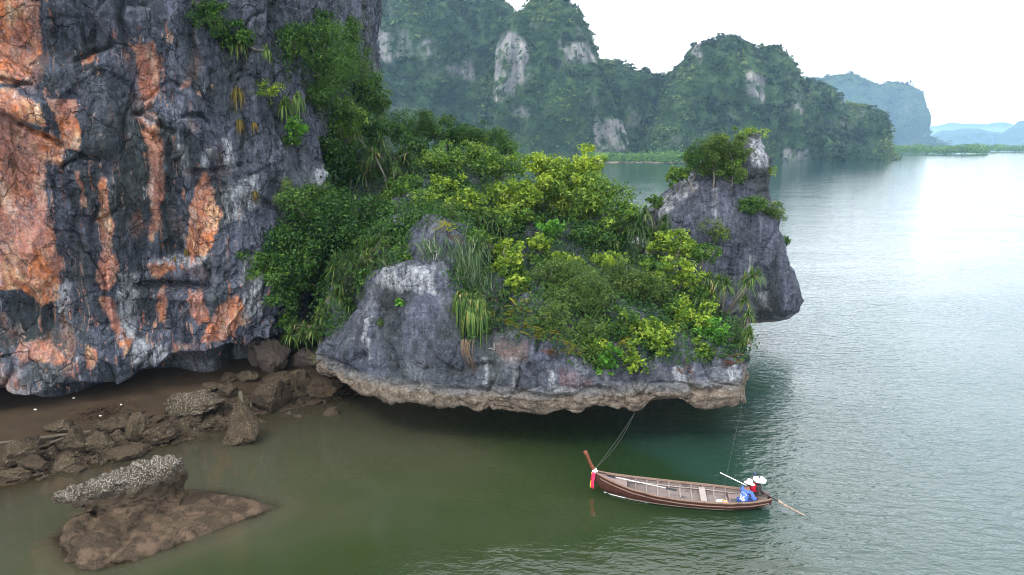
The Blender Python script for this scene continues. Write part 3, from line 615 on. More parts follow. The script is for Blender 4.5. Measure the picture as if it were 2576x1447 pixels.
mangrove('mangrove_thicket', 'green mangrove belt fringing the far shore at the right', 2215, 2480, 960, 1080, 9, 15, 420, 4, 3.8)
mangrove('mangrove_thicket', 'thin distant mangrove line at the right edge of the bay', 2440, 2700, 1250, 1400, 9, 14, 300, 6, 4.5)
M_SPIT = simple('spit_sand', (.42, .35, .26), .8, .2, .3)
m_ = MB(); aa = at_z(1470, 409.5, .25); bb = at_z(1770, 408, .25)
spt = []
for i in range(25):
    t = i / 24; p = aa * (1 - t) + bb * t; spt.append((p[0], p[1] + 2 * math.sin(i * 1.3), .35)); 
vv = [(x, y - 5, -.6) for x, y, z in spt] + [(x, y, z) for x, y, z in spt] + [(x, y + 26, .5) for x, y, z in spt]
m_.add(vv, [(r * 25 + i, r * 25 + i + 1, (r + 1) * 25 + i + 1, (r + 1) * 25 + i) for r in (0, 1) for i in range(24)])
tag(m_.build('sand_spit', M_SPIT, smooth=True), 'thin pale sand spit in front of the far mangroves', 'sand spit', kind='structure')

# ================================================================== WATER
def lines(a, b, st, far0, far1):
    core = np.arange(a, b, st); lo_ = a - np.geomspace(st, a - far0, 40)[::-1]; hi_ = b + np.geomspace(st, far1 - b, 60); return np.concatenate([lo_, core, hi_])
xw = lines(-40, 36, .3, -8800, 8800); yw = lines(14, 62, .3, -300, 13300)
Xw, Yw = np.meshgrid(xw, yw); xw_, yw_ = Xw.ravel(), Yw.ravel()
zb = bed_z(np.clip(xw_, -50, 30), np.clip(yw_, 14, 60), False); zb = np.where(xw_ > 30, -5, zb)
# the near rock's sunken skirt
SHELF = [(-17.6, 24.0), (-16.2, 22.6), (-14.9, 22.0), (-13.2, 23.3), (-10.2, 26.2), (-11.6, 26.9), (-13.9, 27.2), (-17.0, 26.3)]
sdq = poly_sd(SHELF, xw_, yw_) + .25 * fbm(np.c_[xw_, yw_, xw_ * 0] * .9, 2)
zb = np.maximum(zb, np.where(sdq > 0, .3, sdq * .9))
dep = np.clip(-zb, 0, 6)
rip = sstep(1, 15, xw_ + .35 * (yw_ - 26) * (yw_ < 34) * -1 + 3 * fbm(np.c_[xw_, yw_, xw_ * 0] * .12, 2))
rip = np.maximum(rip, sstep(24.5, 21.0, yw_ - .10 * xw_) * sstep(-9, 0, xw_) * .75); rip = np.where(yw_ > 62, 1, rip)
n = NT('murky_water')
dA = n.attr('depth'); rA = n.attr('ripple'); cloud = n.noise(.11, 4, .55, n.mapv((1, 1.6, 1)))
murk = n.ramp(n.math('ADD', n.math('DIVIDE', dA, 5.), n.math('MULTIPLY', n.math('SUBTRACT', cloud, .5), .35)),
              [(.0, (.058, .053, .034)), (.18, (.045, .047, .027)), (.42, (.023, .034, .012)), (.68, (.012, .024, .008)), (.9, (.010, .024, .009)), (1., (.013, .034, .024))])
murk = n.mix(n.math('MULTIPLY', rA, n.maprange(n.sep('X'), 12, 28, 0., 1.)), murk, (.012, .043, .043))
vr = n.mapv((1., 2.3, 1.), (0, 0, R(24)))
w_a = n.noise(.95, 3, .5, vr, .3); w_b = n.noise(2.6, 3, .55, n.mapv((1., 1.8, 1.), (0, 0, R(33))), .3); w_c = n.noise(.22, 3, .5, vr)
h = n.math('ADD', n.math('ADD', n.math('MULTIPLY', w_a, .080), n.math('MULTIPLY', w_b, .040)), n.math('MULTIPLY', w_c, .06))
wind = n.maprange(n.noise(.045, 4, .6, n.mapv((1., 2.4, 1.), (0, 0, R(20)))), .32, .62, .75, 1.2); h = n.math('MULTIPLY', n.math('MULTIPLY', h, n.math('MULTIPLY', wind, n.maprange(n.sep('Y'), 26, 85, 1.5, .55))), n.maprange(rA, 0, 1, .05, .85))
nb = n.bump(h, 1., 1.)
dif = n.new('ShaderNodeBsdfDiffuse'); n.put(dif.inputs[0], murk)
tra = n.new('ShaderNodeBsdfTransparent'); n.put(tra.inputs[0], (.80, .76, .55))
opq = n.math('SUBTRACT', 1., n.math('POWER', 2.718, n.math('MULTIPLY', dA, -3.2)))
m1 = n.new('ShaderNodeMixShader'); n.put(m1.inputs[0], opq); n.t.links.new(tra.outputs[0], m1.inputs[1]); n.t.links.new(dif.outputs[0], m1.inputs[2])
gl = n.new('ShaderNodeBsdfGlossy'); gl.inputs['Roughness'].default_value = .06; n.put(gl.inputs['Normal'], nb); n.put(gl.inputs['Color'], (1, 1, 1))
fr_ = n.new('ShaderNodeFresnel'); n.put(fr_.inputs[0], n.maprange(rA, 0, 1, 1.33, 1.55)); n.put(fr_.inputs['Normal'], nb)
m2 = n.new('ShaderNodeMixShader'); n.put(m2.inputs[0], fr_.outputs[0]); n.t.links.new(m1.outputs[0], m2.inputs[1]); n.t.links.new(gl.outputs[0], m2.inputs[2])
M_WATER = n.surf(m2.outputs[0])
wat = link('water', mesh_np('water', np.c_[xw_, yw_, np.zeros(len(xw_))], grid_faces(len(yw), len(xw)), True, dict(depth=dep, ripple=rip)), M_WATER)
tag(wat, 'murky green bay water, calm by the rocks and rippled silver further out', 'water', kind='structure')

# ================================================================== HAZE
HZ = NT('haze_air'); pv = HZ.new('ShaderNodeVolumePrincipled'); pv.inputs['Color'].default_value = (.42, .68, .95, 1); pv.inputs['Density'].default_value = .00015
HZ.t.links.new(pv.outputs[0], HZ.out.inputs['Volume'])
hz = MB(); hz.box((0, 6500, 97), (19000, 14200, 206.4)); ho = hz.build('haze', HZ.m)
tag(ho, 'thin bluish sea haze softening the hills across the bay', 'haze', kind='stuff')
# ================================================================== WHERE A PIXEL MEETS THE GROUND
_vs = np.concatenate([cliff_V, islet_V, pill_V]); _fs = np.concatenate([cliff_F, islet_F + len(cliff_V), pill_F + len(cliff_V) + len(islet_V)])
BVH = BVHTree.FromPolygons(_vs.tolist(), _fs.tolist())
EYE = Vector((0, 0, CAM_Z))
def hit(px, py):
    d = Vector(ray(px, py)).normalized(); h = BVH.ray_cast(EYE, d)
    return (np.array(h[0]), np.array(h[1]), h[3]) if h[0] else (None, None, None)
def hit_near(px, py):
    for k in range(60):
        q = hit(px - 1.5 * k, py + 1.0 * k)
        if q[0] is not None: return q
    return q
def ground(x, y, z0=60.):
    h = BVH.ray_cast(Vector((x, y, z0)), Vector((0, 0, -1))); return h[0].z if h[0] else 0.

# ================================================================== PLANTS
M_DARK = leaf_mat('dark_evergreen_leaves', [(.008, .028, .008), (.020, .060, .013), (.045, .105, .020), (.09, .165, .032)], .3)
M_MID = leaf_mat('mid_green_leaves', [(.018, .050, .012), (.050, .112, .020), (.105, .19, .030), (.20, .28, .045)], .35)
M_YEL = leaf_mat('yellow_green_leaves', [(.035, .08, .013), (.095, .17, .020), (.18, .27, .030), (.31, .39, .055)], .4)
M_FRESH = leaf_mat('fresh_green_leaves', [(.02, .075, .012), (.05, .16, .02), (.09, .24, .03), (.14, .30, .05)], .4)
M_OLIVE = leaf_mat('olive_feathery_leaves', [(.020, .044, .011), (.050, .092, .023), (.095, .155, .038), (.17, .235, .06)], .35)
M_STRAP = leaf_mat('strap_leaves', [(.010, .028, .010), (.026, .062, .016), (.060, .115, .026), (.12, .185, .045), (.24, .19, .07)], .25, .4)
M_SPIKE = leaf_mat('succulent_stems', [(.025, .06, .028), (.06, .115, .05), (.12, .18, .09), (.24, .28, .19)], .1)
M_FERN = leaf_mat('fern_fronds', [(.05, .08, .015), (.15, .18, .02), (.32, .29, .025), (.42, .27, .04)], .35)
M_OCHRE = leaf_mat('dry_grass', [(.05, .06, .018), (.13, .11, .03), (.24, .17, .055)], .3)
M_RUST = leaf_mat('dead_rusty_leaves', [(.06, .022, .012), (.14, .05, .022), (.22, .10, .04)], .2)
M_BARK = simple('grey_bark', (.16, .14, .12), .85, .35, 6., .2, bump=.02)
M_PALEBARK = simple('pale_dead_wood', (.42, .40, .36), .8, .25, 8.)
rng = np.random.RandomState(11)
def rdir(k, rng, zb=0.):
    d = rng.normal(size=(k, 3)); d[:, 2] += zb; return d / np.linalg.norm(d, axis=1)[:, None]
def foliage_mesh(r, squash, nlobe, nleaf, ln, wd, rng, tint_mu=.45, tint_sd=.22, lobe_r=.40, up=.35):
    """clumped leafy crown about the origin: lobes of leaves with gaps between them"""
    nlobe = int(nlobe * 1.8); ld = rdir(nlobe, rng, .3); lp = ld * r * rng.uniform(.15, 1.0, (nlobe, 1)) * (1, .85, squash) * np.array([rng.uniform(.85, 1.15), 1, 1]); lr = r * lobe_r * rng.uniform(.35, 1.05, nlobe)
    w = lr ** 2; pick = rng.choice(nlobe, nleaf, p=w / w.sum())
    # each lobe is itself made of twig-end sprays
    nspray = max(4, nleaf // (nlobe * 9)); sd = rdir(nlobe * nspray, rng, .25).reshape(nlobe, nspray, 3)
    sp = rng.randint(0, nspray, nleaf); d0 = sd[pick, sp]; d = d0 + rng.normal(size=(nleaf, 3)) * .34; d /= np.linalg.norm(d, axis=1)[:, None]
    C = lp[pick] + d * (lr[pick] * rng.uniform(.5, 1.0, nleaf) * (1 + .45 * rng.rand(nlobe, nspray)[pick, sp] ** 2))[:, None] * (1, 1, .78)
    C += rng.normal(size=C.shape) * ln * .25
    Nm = d * .45 + rng.normal(size=d.shape) * .45 + (0, 0, up); Nm /= np.linalg.norm(Nm, axis=1)[:, None]
    lt = np.clip(tint_mu + rng.normal(size=nlobe) * tint_sd * .5, 0, 1); stn = rng.normal(size=(nlobe, nspray)) * tint_sd
    ti = np.clip(lt[pick] + stn[pick, sp] + rng.normal(size=nleaf) * tint_sd * .5, 0, 1)
    l = ln * rng.uniform(.6, 1.25, nleaf)
    return leafy_quads(C, Nm, l, l * wd, ti, rng), lp, lr
def strap_mesh(L, nleaf, w, rng, droop=1.0, elo=-10, ehi=85, seg=6, tint=(.15, .75), dead=.06):
    az = rng.uniform(0, 2 * math.pi, nleaf); el = np.radians(rng.uniform(elo, ehi, nleaf)); l = L * rng.uniform(.6, 1.1, nleaf)
    dh = np.stack([np.cos(az), np.sin(az)], -1); t = np.linspace(0, 1, seg + 1)
    hor = l[:, None] * t * np.cos(el)[:, None] * (1 - .35 * t * droop); ver = l[:, None] * (t * np.sin(el)[:, None] - droop * t ** 2 * rng.uniform(.35, .85, (nleaf, 1)))
    P = np.stack([dh[:, None, 0] * hor, dh[:, None, 1] * hor, ver], -1)
    side = np.stack([-dh[:, 1], dh[:, 0], np.zeros(nleaf)], -1)[:, None] ; ww = (w * rng.uniform(.7, 1.2, nleaf))[:, None, None] * (np.sin(np.pi * np.clip(t * .85 + .15, 0, 1)) ** .6)[None, :, None]
    V = np.stack([P - side * ww / 2, P + side * ww / 2], 2)            # leaf, seg, 2
    base = np.arange(nleaf)[:, None] * (2 * (seg + 1)) + np.arange(seg)[None] * 2
    F = np.stack([base, base + 1, base + 3, base + 2], -1).reshape(-1, 4)
    ti = np.where(rng.rand(nleaf) < dead, 1., rng.uniform(*tint, nleaf)); return V.reshape(-1, 3), F, np.repeat(ti, 2 * (seg + 1))
def limb_mb(base, tips, r0, rng, fork=.45):
    """a tapered trunk that forks into limbs reaching the given tips"""
    m = MB(); base = np.array(base); mid = np.mean(tips, axis=0); fk = base * (1 - fork) + mid * fork + rng.normal(size=3) * .08
    k = base * .5 + fk * .5 + rng.normal(size=3) * .10 * np.linalg.norm(fk - base)
    m.tube([base - (0, 0, .25), base, k, fk], [r0 * 1.35, r0 * 1.1, r0 * .9, r0 * .75], 7)
    for tp in tips:
        q = fk * .5 + tp * .5 + rng.normal(size=3) * .12 * np.linalg.norm(tp - fk); q[2] += .08 * np.linalg.norm(tp - fk)
        m.tube([fk, q, np.array(tp)], [r0 * .6, r0 * .38, r0 * .12], 5)
    return m
SPEC = {  # leaf mat, leaf length, width ratio, leaves per m2, lobes, tint
    'dark': (M_DARK, .22, .55, 700, 16, .45, .22), 'mid': (M_MID, .22, .52, 680, 14, .45, .22), 'yellow': (M_YEL, .25, .52, 520, 12, .5, .24),
    'fresh': (M_FRESH, .20, .5, 640, 12, .5, .2), 'olive': (M_OLIVE, .19, .28, 1300, 16, .45, .2), 'sparse': (M_YEL, .14, .45, 330, 12, .4, .22), 'darkfine': (M_DARK, .16, .42, 1100, 18, .55, .22), 'olivesparse': (M_OLIVE, .16, .4, 420, 12, .5, .2)}
CATS = {}
def shrub(name, cat, sp, px, py, rp, label, squash=.8, Y=None, group=None, lift=.55, trunk=True, dens=1.0, tint=0.):
    """a woody plant whose crown centre shows at (px, py) with radius rp picture units"""
    rg = np.random.RandomState((int(px) * 131 + int(py) * 7) % 100000)
    if Y is None:
        h, nrm, dist = hit_near(px, py)
        if h is None: raise ValueError((px, py, label))
        r = rp / FPX * depth_of(h); d = ray(px, py); d = d / np.linalg.norm(d); c = h - d * r * lift
        base = h.copy() if nrm[2] < .35 else np.array([c[0], c[1], ground(c[0], c[1], c[2] + .2)])
        if base[2] < c[2] - 3.2 * r or base[2] < 1.5: base = h.copy()
    else:
        hh_ = hit(px, py)[0]; Y = Y if hh_ is None else min(Y, hh_[1] - .35 * rp / FPX * depth_of(hh_))
        c = at_y(px, py, Y); r = rp / FPX * depth_of(c); base = np.array([c[0], c[1] + .1, ground(c[0], c[1])])
        if c[2] - base[2] > 1.9 * r: base = hh_.copy() if hh_ is not None and hh_[1] - c[1] < 3 * r + 1 else np.array([c[0], c[1], c[2] - 1.9 * r])
    base[2] = min(base[2], c[2] - .35 * r)
    mt, ln, wd, dn, nl, tm, ts = SPEC[sp]
    root = empty(name, base); tag(root, label, cat, group)
    (V, F, T), lp, lr = foliage_mesh(r, squash, nl, int(max(140, 1.35 * dn * dens * r ** 2 * (squash + .4))), ln, wd, rg, tm + tint, ts)
    cr = link('crown', mesh_np('crown', V + (c - base), F, False, dict(tint=T)), mt, root)
    if trunk:
        tips = lp[np.argsort(-lr)[:7]] + (c - base); limb_mb((0, 0, 0), tips, max(.03, .045 * r), rg).build('trunk', M_BARK, root, True)
    return root
def rosette(name, px, py, rp, label, heads=3, mt=M_STRAP, droop=1.0, elo=-15, ehi=88, Y=None, group='strap leaved screw pines on the islet', cat='screw pine', nleaf=110, wid=.055, tint=(.15, .75), dead=.06, spread=.45, lift=.35, stem=True):
    rg = np.random.RandomState((int(px) * 77 + int(py) * 13) % 100000); Y0 = Y; Y = None
    if Y is None:
        
        best = None
        for k in range(40):
            h, nrm, _ = hit(px - k, py - rp * .25 + 6 * k)
            if h is not None and best is None: best = (h, k)
            if h is not None and h[1] < (75 if Y0 is None else Y0 + 3.5): best = (h, k); break
        h, k = best
        r = rp / FPX * depth_of(h); d = ray(px, py - rp * .25); d = d / np.linalg.norm(d); c = h - d * r * lift if k == 0 else at_y(px, py - rp * .25, h[1] - .1)
    else:
        hh_ = hit(px, py)[0]; Y = Y if hh_ is None else min(Y, hh_[1] - .3 * rp / FPX * depth_of(hh_))
        c = at_y(px, py, Y); r = rp / FPX * depth_of(c); h = np.array([c[0], c[1], max(ground(c[0], c[1]), c[2] - 2 * r)])
    if name == 'screw_pine': mop = droop > 1.6; heads = int(heads * 1.7 + 1) if mop else int(heads * 2.6 + 1); nleaf = int(nleaf * (2.1 if mop else 1.1)); droop = droop if mop else droop * .8; spread = spread if mop else .5; wid *= 1.15 if mop else .85; dead *= .6; d = ray(px, py); d /= np.linalg.norm(d); c = c - d * r * .55; r *= 1.12
    base = h; root = empty(name, base); tag(root, label, cat, group); offs = []
    for k in range(heads):
        of = (c - base) + (rg.normal(size=3) * (r * spread, r * spread * .5, r * spread * .8) if heads > 1 else 0); offs.append(of)
        V, F, T = strap_mesh(r * (1.25 if heads == 1 else (.85 if heads < 5 or droop > 1.5 else .62)) * rg.uniform(.85, 1.15), nleaf, wid, rg, droop, elo, ehi, 6, tint, dead)
        o = link('leaf_rosette', mesh_np('leaf_rosette', V + of, F, True, dict(tint=T)), mt, root); o['kind'] = 'stuff'
    if stem:
        m = MB()
        for of in offs: m.tube([(0, 0, -.1), np.array(of) * .5 + (0, 0, -.05), of], [.07, .06, .05], 6)
        m.build('stem', M_BARK, root, True)
    return root
_frond = None
def frond_mesh():
    rg = np.random.RandomState(3); n_ = 13; V = []; F = []; T = []
    for i in range(n_):
        t = (i + .5) / n_; x = t; z = .28 * t - .55 * t * t; l = .30 * math.sin(math.pi * (t * .85 + .1)) ** .8; w = .045
        for s in (-1, 1):
            k = len(V); V += [(x - w * .5, 0, z), (x + w * .8, s * l * .5, z - .02), (x + .12, s * l, z - .09), (x - w * .2, s * l * .55, z - .03)]; F.append((k, k+1, k+2, k+3)); T += [rg.uniform(.2, .9)] * 4
    k = len(V); V += [(0, -.008, 0), (0, .008, 0), (.5, .006, .0), (.5, -.006, .0)]; F.append((k, k+1, k+2, k+3)); T += [.4] * 4
    return mesh_np('frond', V, F, False, dict(tint=T))
FROND = {}
def fern(px, py, rp, label, mt=M_FERN, n_=16, group='fern clumps hanging over the islet wall', lean=0.):
    rg = np.random.RandomState(int(px * 3 + py)); h, nrm, _ = hit_near(px, py); r = rp / FPX * depth_of(h); d = ray(px, py); d /= np.linalg.norm(d); c = h - d * .15
    root = empty('fern', h); tag(root, label, 'fern', group)
    if mt.name not in FROND:
        me = frond_mesh(); me.materials.append(mt); FROND[mt.name] = me
    for k in range(n_):
        o = bpy.data.objects.new('frond', FROND[mt.name]); COL.objects.link(o); o.parent = root
        s = r * rg.uniform(.7, 1.15); o.scale = (s, s, s); of = c - h + rg.normal(size=3) * r * (.35, .1, .3); o.location = of
        o.rotation_euler = (rg.normal() * .3, -rg.uniform(-.2, .75), -math.pi / 2 + rg.normal() * 1.25)
    return root
def spiky(px, py, rp, label, nst=90):
    nst = int(nst * 1.8)
    rg = np.random.RandomState(int(px + py * 3)); h, nrm, _ = hit_near(px, py); r = rp / FPX * depth_of(h); d = ray(px, py); d /= np.linalg.norm(d); c = h - d * .2
    root = empty('succulent_shrub', h); tag(root, label, 'shrub', 'grey green spiky succulents beside the bare outcrop'); V = []; F = []; T = []
    for k in range(nst):
        b = rg.normal(size=3) * r * (.42, .25, .40) + (c - h); di = np.array([rg.normal() * .35, rg.normal() * .3 - .2, 1.]); di /= np.linalg.norm(di); l = r * rg.uniform(.35, .75); w = .022
        ti = np.clip(rg.normal() * .25 + .45, 0, 1)
        for j in range(2):
            d2 = di + rg.normal(size=3) * .25 * j; st_ = b + di * l * .4 * j; e = st_ + d2 * l * (1 - .3 * j); k0 = len(V)
            for q, ww in ((st_, w), (e, w * .35)):
                for a in range(3): V.append(q + ww * np.array([math.cos(a * 2.1), math.sin(a * 2.1), 0]))
            F += [(k0 + a, k0 + (a + 1) % 3, k0 + 3 + (a + 1) % 3, k0 + 3 + a) for a in range(3)]; T += [ti] * 6
    o = link('stems', mesh_np('stems', V, F, False, dict(tint=T)), M_SPIKE, root); o['kind'] = 'stuff'
    m = MB()
    for k in range(4): m.tube([(c - h) + rg.normal(size=3) * r * .2 - (0, 0, r * .4), (c - h) + rg.normal(size=3) * r * .3, (c - h) + rg.normal(size=3) * r * .35 + (0, 0, r * .2)], [.018, .014, .006], 5)
    m.build('pale_branch', M_PALEBARK, root, True); return root

# ground cover over the islet's back, leaving the bare outcrop and walls free
BARE = [[(770, 870), (860, 860), (908, 785), (945, 715), (958, 690), (1020, 682), (1055, 650), (1060, 590), (1085, 582), (1150, 600), (1145, 640), (1105, 695), (1112, 760), (1125, 880), (1190, 890), (1240, 850), (1330, 870), (1380, 905), (1500, 965), (1600, 935), (1880, 925), (1900, 1100), (760, 1100)]]
fq = islet_V[islet_F]; fc = fq.mean(1); fnm = np.cross(fq[:, 2] - fq[:, 0], fq[:, 3] - fq[:, 1]); fa = .5 * np.linalg.norm(fnm, axis=1); fnm /= np.linalg.norm(fnm, axis=1)[:, None] + 1e-9
fnm *= np.sign(fnm[:, 2:3] + 1e-6); ux, uy = proj(fc); bad = np.zeros(len(fc), bool)
for P in BARE: bad |= poly_sd(P, ux, uy) > -14
frow = np.repeat(np.arange(NRI - 1), len(tc) - 1)
wgt = fa * (frow > 86) * ~bad * (fc[:, 2] > 2.8); wgt[fc[:, 1] > 54] *= .4
CNT = 70000; pk = rng.choice(len(fc), CNT, p=wgt / wgt.sum()); off = rng.rand(CNT, 1) ** 1.6 * .75
C = fc[pk] + rng.normal(size=(CNT, 3)) * .18 + fnm[pk] * off + (0, -.10, .1); Nm = rng.normal(size=(CNT, 3)) * .55 + (0, -.25, .7); Nm /= np.linalg.norm(Nm, axis=1)[:, None]
ti = np.clip(.42 + .45 * fbm(C * .5, 3) + rng.normal(size=CNT) * .13, 0, 1); ln = .20 * rng.uniform(.6, 1.3, CNT)
V, F, T = leafy_quads(C, Nm, ln, ln * .45, ti, rng)
tag(link('undergrowth', mesh_np('undergrowth', V, F, False, dict(tint=T)), M_DARK), 'tangled low green undergrowth covering the back of the islet', 'undergrowth', kind='stuff')  # dark leaf colour stands in for shade in the gaps between bushes
# creepers clothing the side of the cliff behind the corner
fq = cliff_V[cliff_F]; fc = fq.mean(1); fa = .5 * np.linalg.norm(np.cross(fq[:, 2] - fq[:, 0], fq[:, 3] - fq[:, 1]), axis=1); ux, uy = proj(fc)
CREEP = [(812, 480), (808, 300), (770, 250), (690, 175), (665, 130), (735, 90), (790, 40), (880, 70), (915, 120), (945, 205), (985, 270), (1010, 330), (1010, 520), (830, 520)]
wgt = fa * (poly_sd(CREEP, ux, uy) > 0) * (fc[:, 1] > 41.5) * (fc[:, 1] < 66)
CNT = 16000; pk = rng.choice(len(fc), CNT, p=wgt / wgt.sum()); C = fc[pk] + rng.normal(size=(CNT, 3)) * .25 + np.array([.35, -.2, 0]) * rng.rand(CNT, 1) * 1.6
Nm = rng.normal(size=(CNT, 3)) * .5 + (.4, -.4, .55); Nm /= np.linalg.norm(Nm, axis=1)[:, None]; ti = np.clip(.45 + .45 * fbm(C * .5, 3) + rng.normal(size=CNT) * .13, 0, 1); ln = .22 * rng.uniform(.6, 1.3, CNT)
V, F, T = leafy_quads(C, Nm, ln, ln * .5, ti, rng)
tag(link('creepers', mesh_np('creepers', V, F, False, dict(tint=T)), M_DARK), 'dark leafy creepers matting the side of the cliff', 'creepers', kind='stuff')

GC = 'trees clinging to the side of the cliff'; GI = 'shrubs and trees on the islet'; GR = 'trees along the wooded ridge'; GP = 'plants on the rock pillar'; GT = 'dry grass tufts on the cliff face'
T_, Sh = 'tree', 'shrub'
# --- on the cliff
shrub('hanging_shrub', Sh, 'darkfine', 530, 32, 62, 'dark bushy shrub hanging at the very top of the cliff face', .9, group=GC, lift=.35)
shrub('hanging_shrub', Sh, 'dark', 600, 95, 42, 'smaller dark shrub just below the topmost hanging shrub on the cliff', .9, group=GC, lift=.35)
rosette('drooping_strap_plant', 645, 135, 50, 'drooping strap leaves between the topmost shrub and the big cliff tree', 2, droop=1.5, group=GC, cat='hanging plant', nleaf=80, wid=.05, lift=.15)
rosette('drooping_strap_plant', 585, 120, 34, 'narrow hanging strap leaf tuft under the topmost cliff shrub', 1, droop=1.6, group=GC, cat='hanging plant', nleaf=80, wid=.045, lift=.15)
for px, py, rp, lb in [(598, 238, 36, 'fat ochre grass tuft on the cliff, topmost of the dry tufts'), (603, 312, 26, 'short ochre tuft directly below the fat ochre grass tuft'), (640, 318, 22, 'thin ochre tuft beside the strap leaf clump on the cliff'),
                       (641, 490, 22, 'thin ochre tuft beside the pale calcite run on the cliff'), (441, 652, 14, 'tiny ochre tuft on the orange lump low on the cliff'), (468, 634, 14, 'tiny dark tuft at the foot of the right orange streak')]:
    rosette('grass_tuft', px, py, rp, lb, 1, M_OCHRE, 1.9, 0, 70, None, GT, 'grass tuft', 150, .03, (.1, .9), 0, 0, .1, False)
shrub('sapling', T_, 'sparse', 680, 232, 46, 'thin yellow green sapling leaning out of the cliff above strap leaves', .6, group=GC, lift=1.0, dens=1.6)
rosette('drooping_strap_plant', 718, 270, 62, 'big drooping strap leaf clump under the yellow green sapling', 3, droop=1.5, group=GC, cat='hanging plant', nleaf=90, spread=.35)
shrub('small_tree', T_, 'fresh', 752, 325, 36, 'small rounded tree with bent bare trunk against grey cliff', .95, group=GC, lift=1.1, dens=1.1)
shrub('small_tree', T_, 'dark', 728, 352, 22, 'little dark bush tucked left of the bent small tree', .7, group=GC, lift=.9)
shrub('twiggy_shrub', Sh, 'olivesparse', 735, 492, 52, 'twiggy olive shrub below the pale calcite run at the cliff corner', .7, group=GC, lift=.9, dens=2.)
shrub('cliff_tree', T_, 'darkfine', 800, 150, 104, 'largest dark tree spreading over the upper cliff corner', .85, 47, GC)
shrub('cliff_tree', T_, 'darkfine', 738, 112, 58, 'dark tree at the left tip of the cliff corner growth', .7, 45.3, GC)
shrub('cliff_tree', T_, 'dark', 812, 62, 38, 'slim pointed dark tree topping the cliff corner growth', 1.5, 50, GC)
shrub('cliff_tree', T_, 'darkfine', 868, 85, 58, 'dull green tree against the far shadowed cliff wall near the top', .9, 54, GC, tint=.1)
shrub('cliff_tree', T_, 'darkfine', 862, 165, 76, 'dull green tree below the pointed tree on the cliff side', .9, 52, GC, tint=.08)
shrub('cliff_tree', T_, 'darkfine', 800, 240, 74, 'dark tree directly beneath the largest cliff corner tree', .9, 48, GC)
shrub('cliff_tree', T_, 'dark', 916, 225, 58, 'dark tree on the sloping shoulder under the far cliff wall', .9, 56, GC)
shrub('cliff_tree', T_, 'darkfine', 945, 262, 50, 'lowest dark tree on the sloping shoulder against blue hills', .8, 57, GC)
shrub('cliff_tree', T_, 'mid', 862, 305, 64, 'mid green tree halfway down the cliff corner above the ridge', .9, 49, GC)
shrub('cliff_tree', T_, 'dark', 836, 375, 56, 'dark tree hugging the cliff corner just above the ridge', 1.0, 47.3, GC)
# --- ridge behind, between cliff and islet
for px, py, rp, Y, sp, lb in [(925, 345, 72, 52, 'dark', 'dark round tree on the ridge closest to the cliff'), (1000, 335, 66, 54, 'darkfine', 'second dark ridge tree out from the cliff'), (1072, 335, 62, 55, 'darkfine', 'dull ridge tree with a flat crown midway along the skyline'),
        (1140, 345, 60, 55, 'dark', 'dark ridge tree right of the flat crowned one'), (1205, 352, 58, 54, 'darkfine', 'brownish green ridge tree left of the last skyline tree'), (1262, 372, 54, 53, 'darkfine', 'last dull ridge tree before the big bright tree'),
        (1048, 395, 62, 50, 'dark', 'dark bush in front of the flat crowned ridge tree'), (880, 430, 72, 48, 'dark', 'very dark tree filling the hollow beside the cliff corner'), (1120, 420, 66, 48.5, 'mid', 'mid green bush below the skyline trees on the slope'),
        (1190, 395, 60, 50, 'mid', 'light green spear shaped bush under the skyline trees'), (1250, 425, 64, 48.5, 'mid', 'mid green bush hard against the left of the big bright tree'), (1090, 500, 60, 45.5, 'mid', 'green bush above the bare outcrop on the mid slope'),
        (960, 540, 62, 46, 'dark', 'shadowed bush under the large drooping screw pine'), (1040, 560, 46, 45, 'dark', 'small dark bush left of the outcrop top')]:
    shrub('ridge_tree', T_, sp, px, py, rp, lb, .85, Y, GR, tint=(.12 if px in (1190, 1090) else 0.))
rosette('screw_pine', 958, 430, 82, 'large drooping screw pine in front of the ridge near the cliff', 6, droop=1.3, nleaf=70, wid=.055, dead=.1, tint=(.05, .5), spread=.6)
rosette('screw_pine', 985, 490, 60, 'screw pine hanging below the large drooping one', 3, droop=1.4, Y=45.6, nleaf=90, wid=.07, dead=.1)
# --- big dark tree in the cleft
shrub('broad_tree', T_, 'dark', 790, 590, 118, 'big dark glossy tree filling the cleft between cliff and islet', .9, 41.6, GI)
shrub('broad_tree', T_, 'dark', 700, 650, 84, 'dark leafy tree pressing left against the cliff foot', .95, 41.0, GI)
shrub('broad_tree', T_, 'dark', 740, 720, 78, 'dark low boughs drooping over the boulders in the cleft', .8, 40.5, GI)
shrub('broad_tree', T_, 'dark', 880, 590, 88, 'dark tree joining the cleft tree to the slope', .85, 42.5, GI)
shrub('broad_tree', T_, 'darkfine', 815, 505, 70, 'paler dark tree above the cleft tree beside the cliff corner', .8, 43.5, GI, tint=.1)
shrub('leafy_sprig', Sh, 'dark', 722, 812, 34, 'small dark leafy sprig hanging lowest above the boulders', 1.0, 40.2, GI)
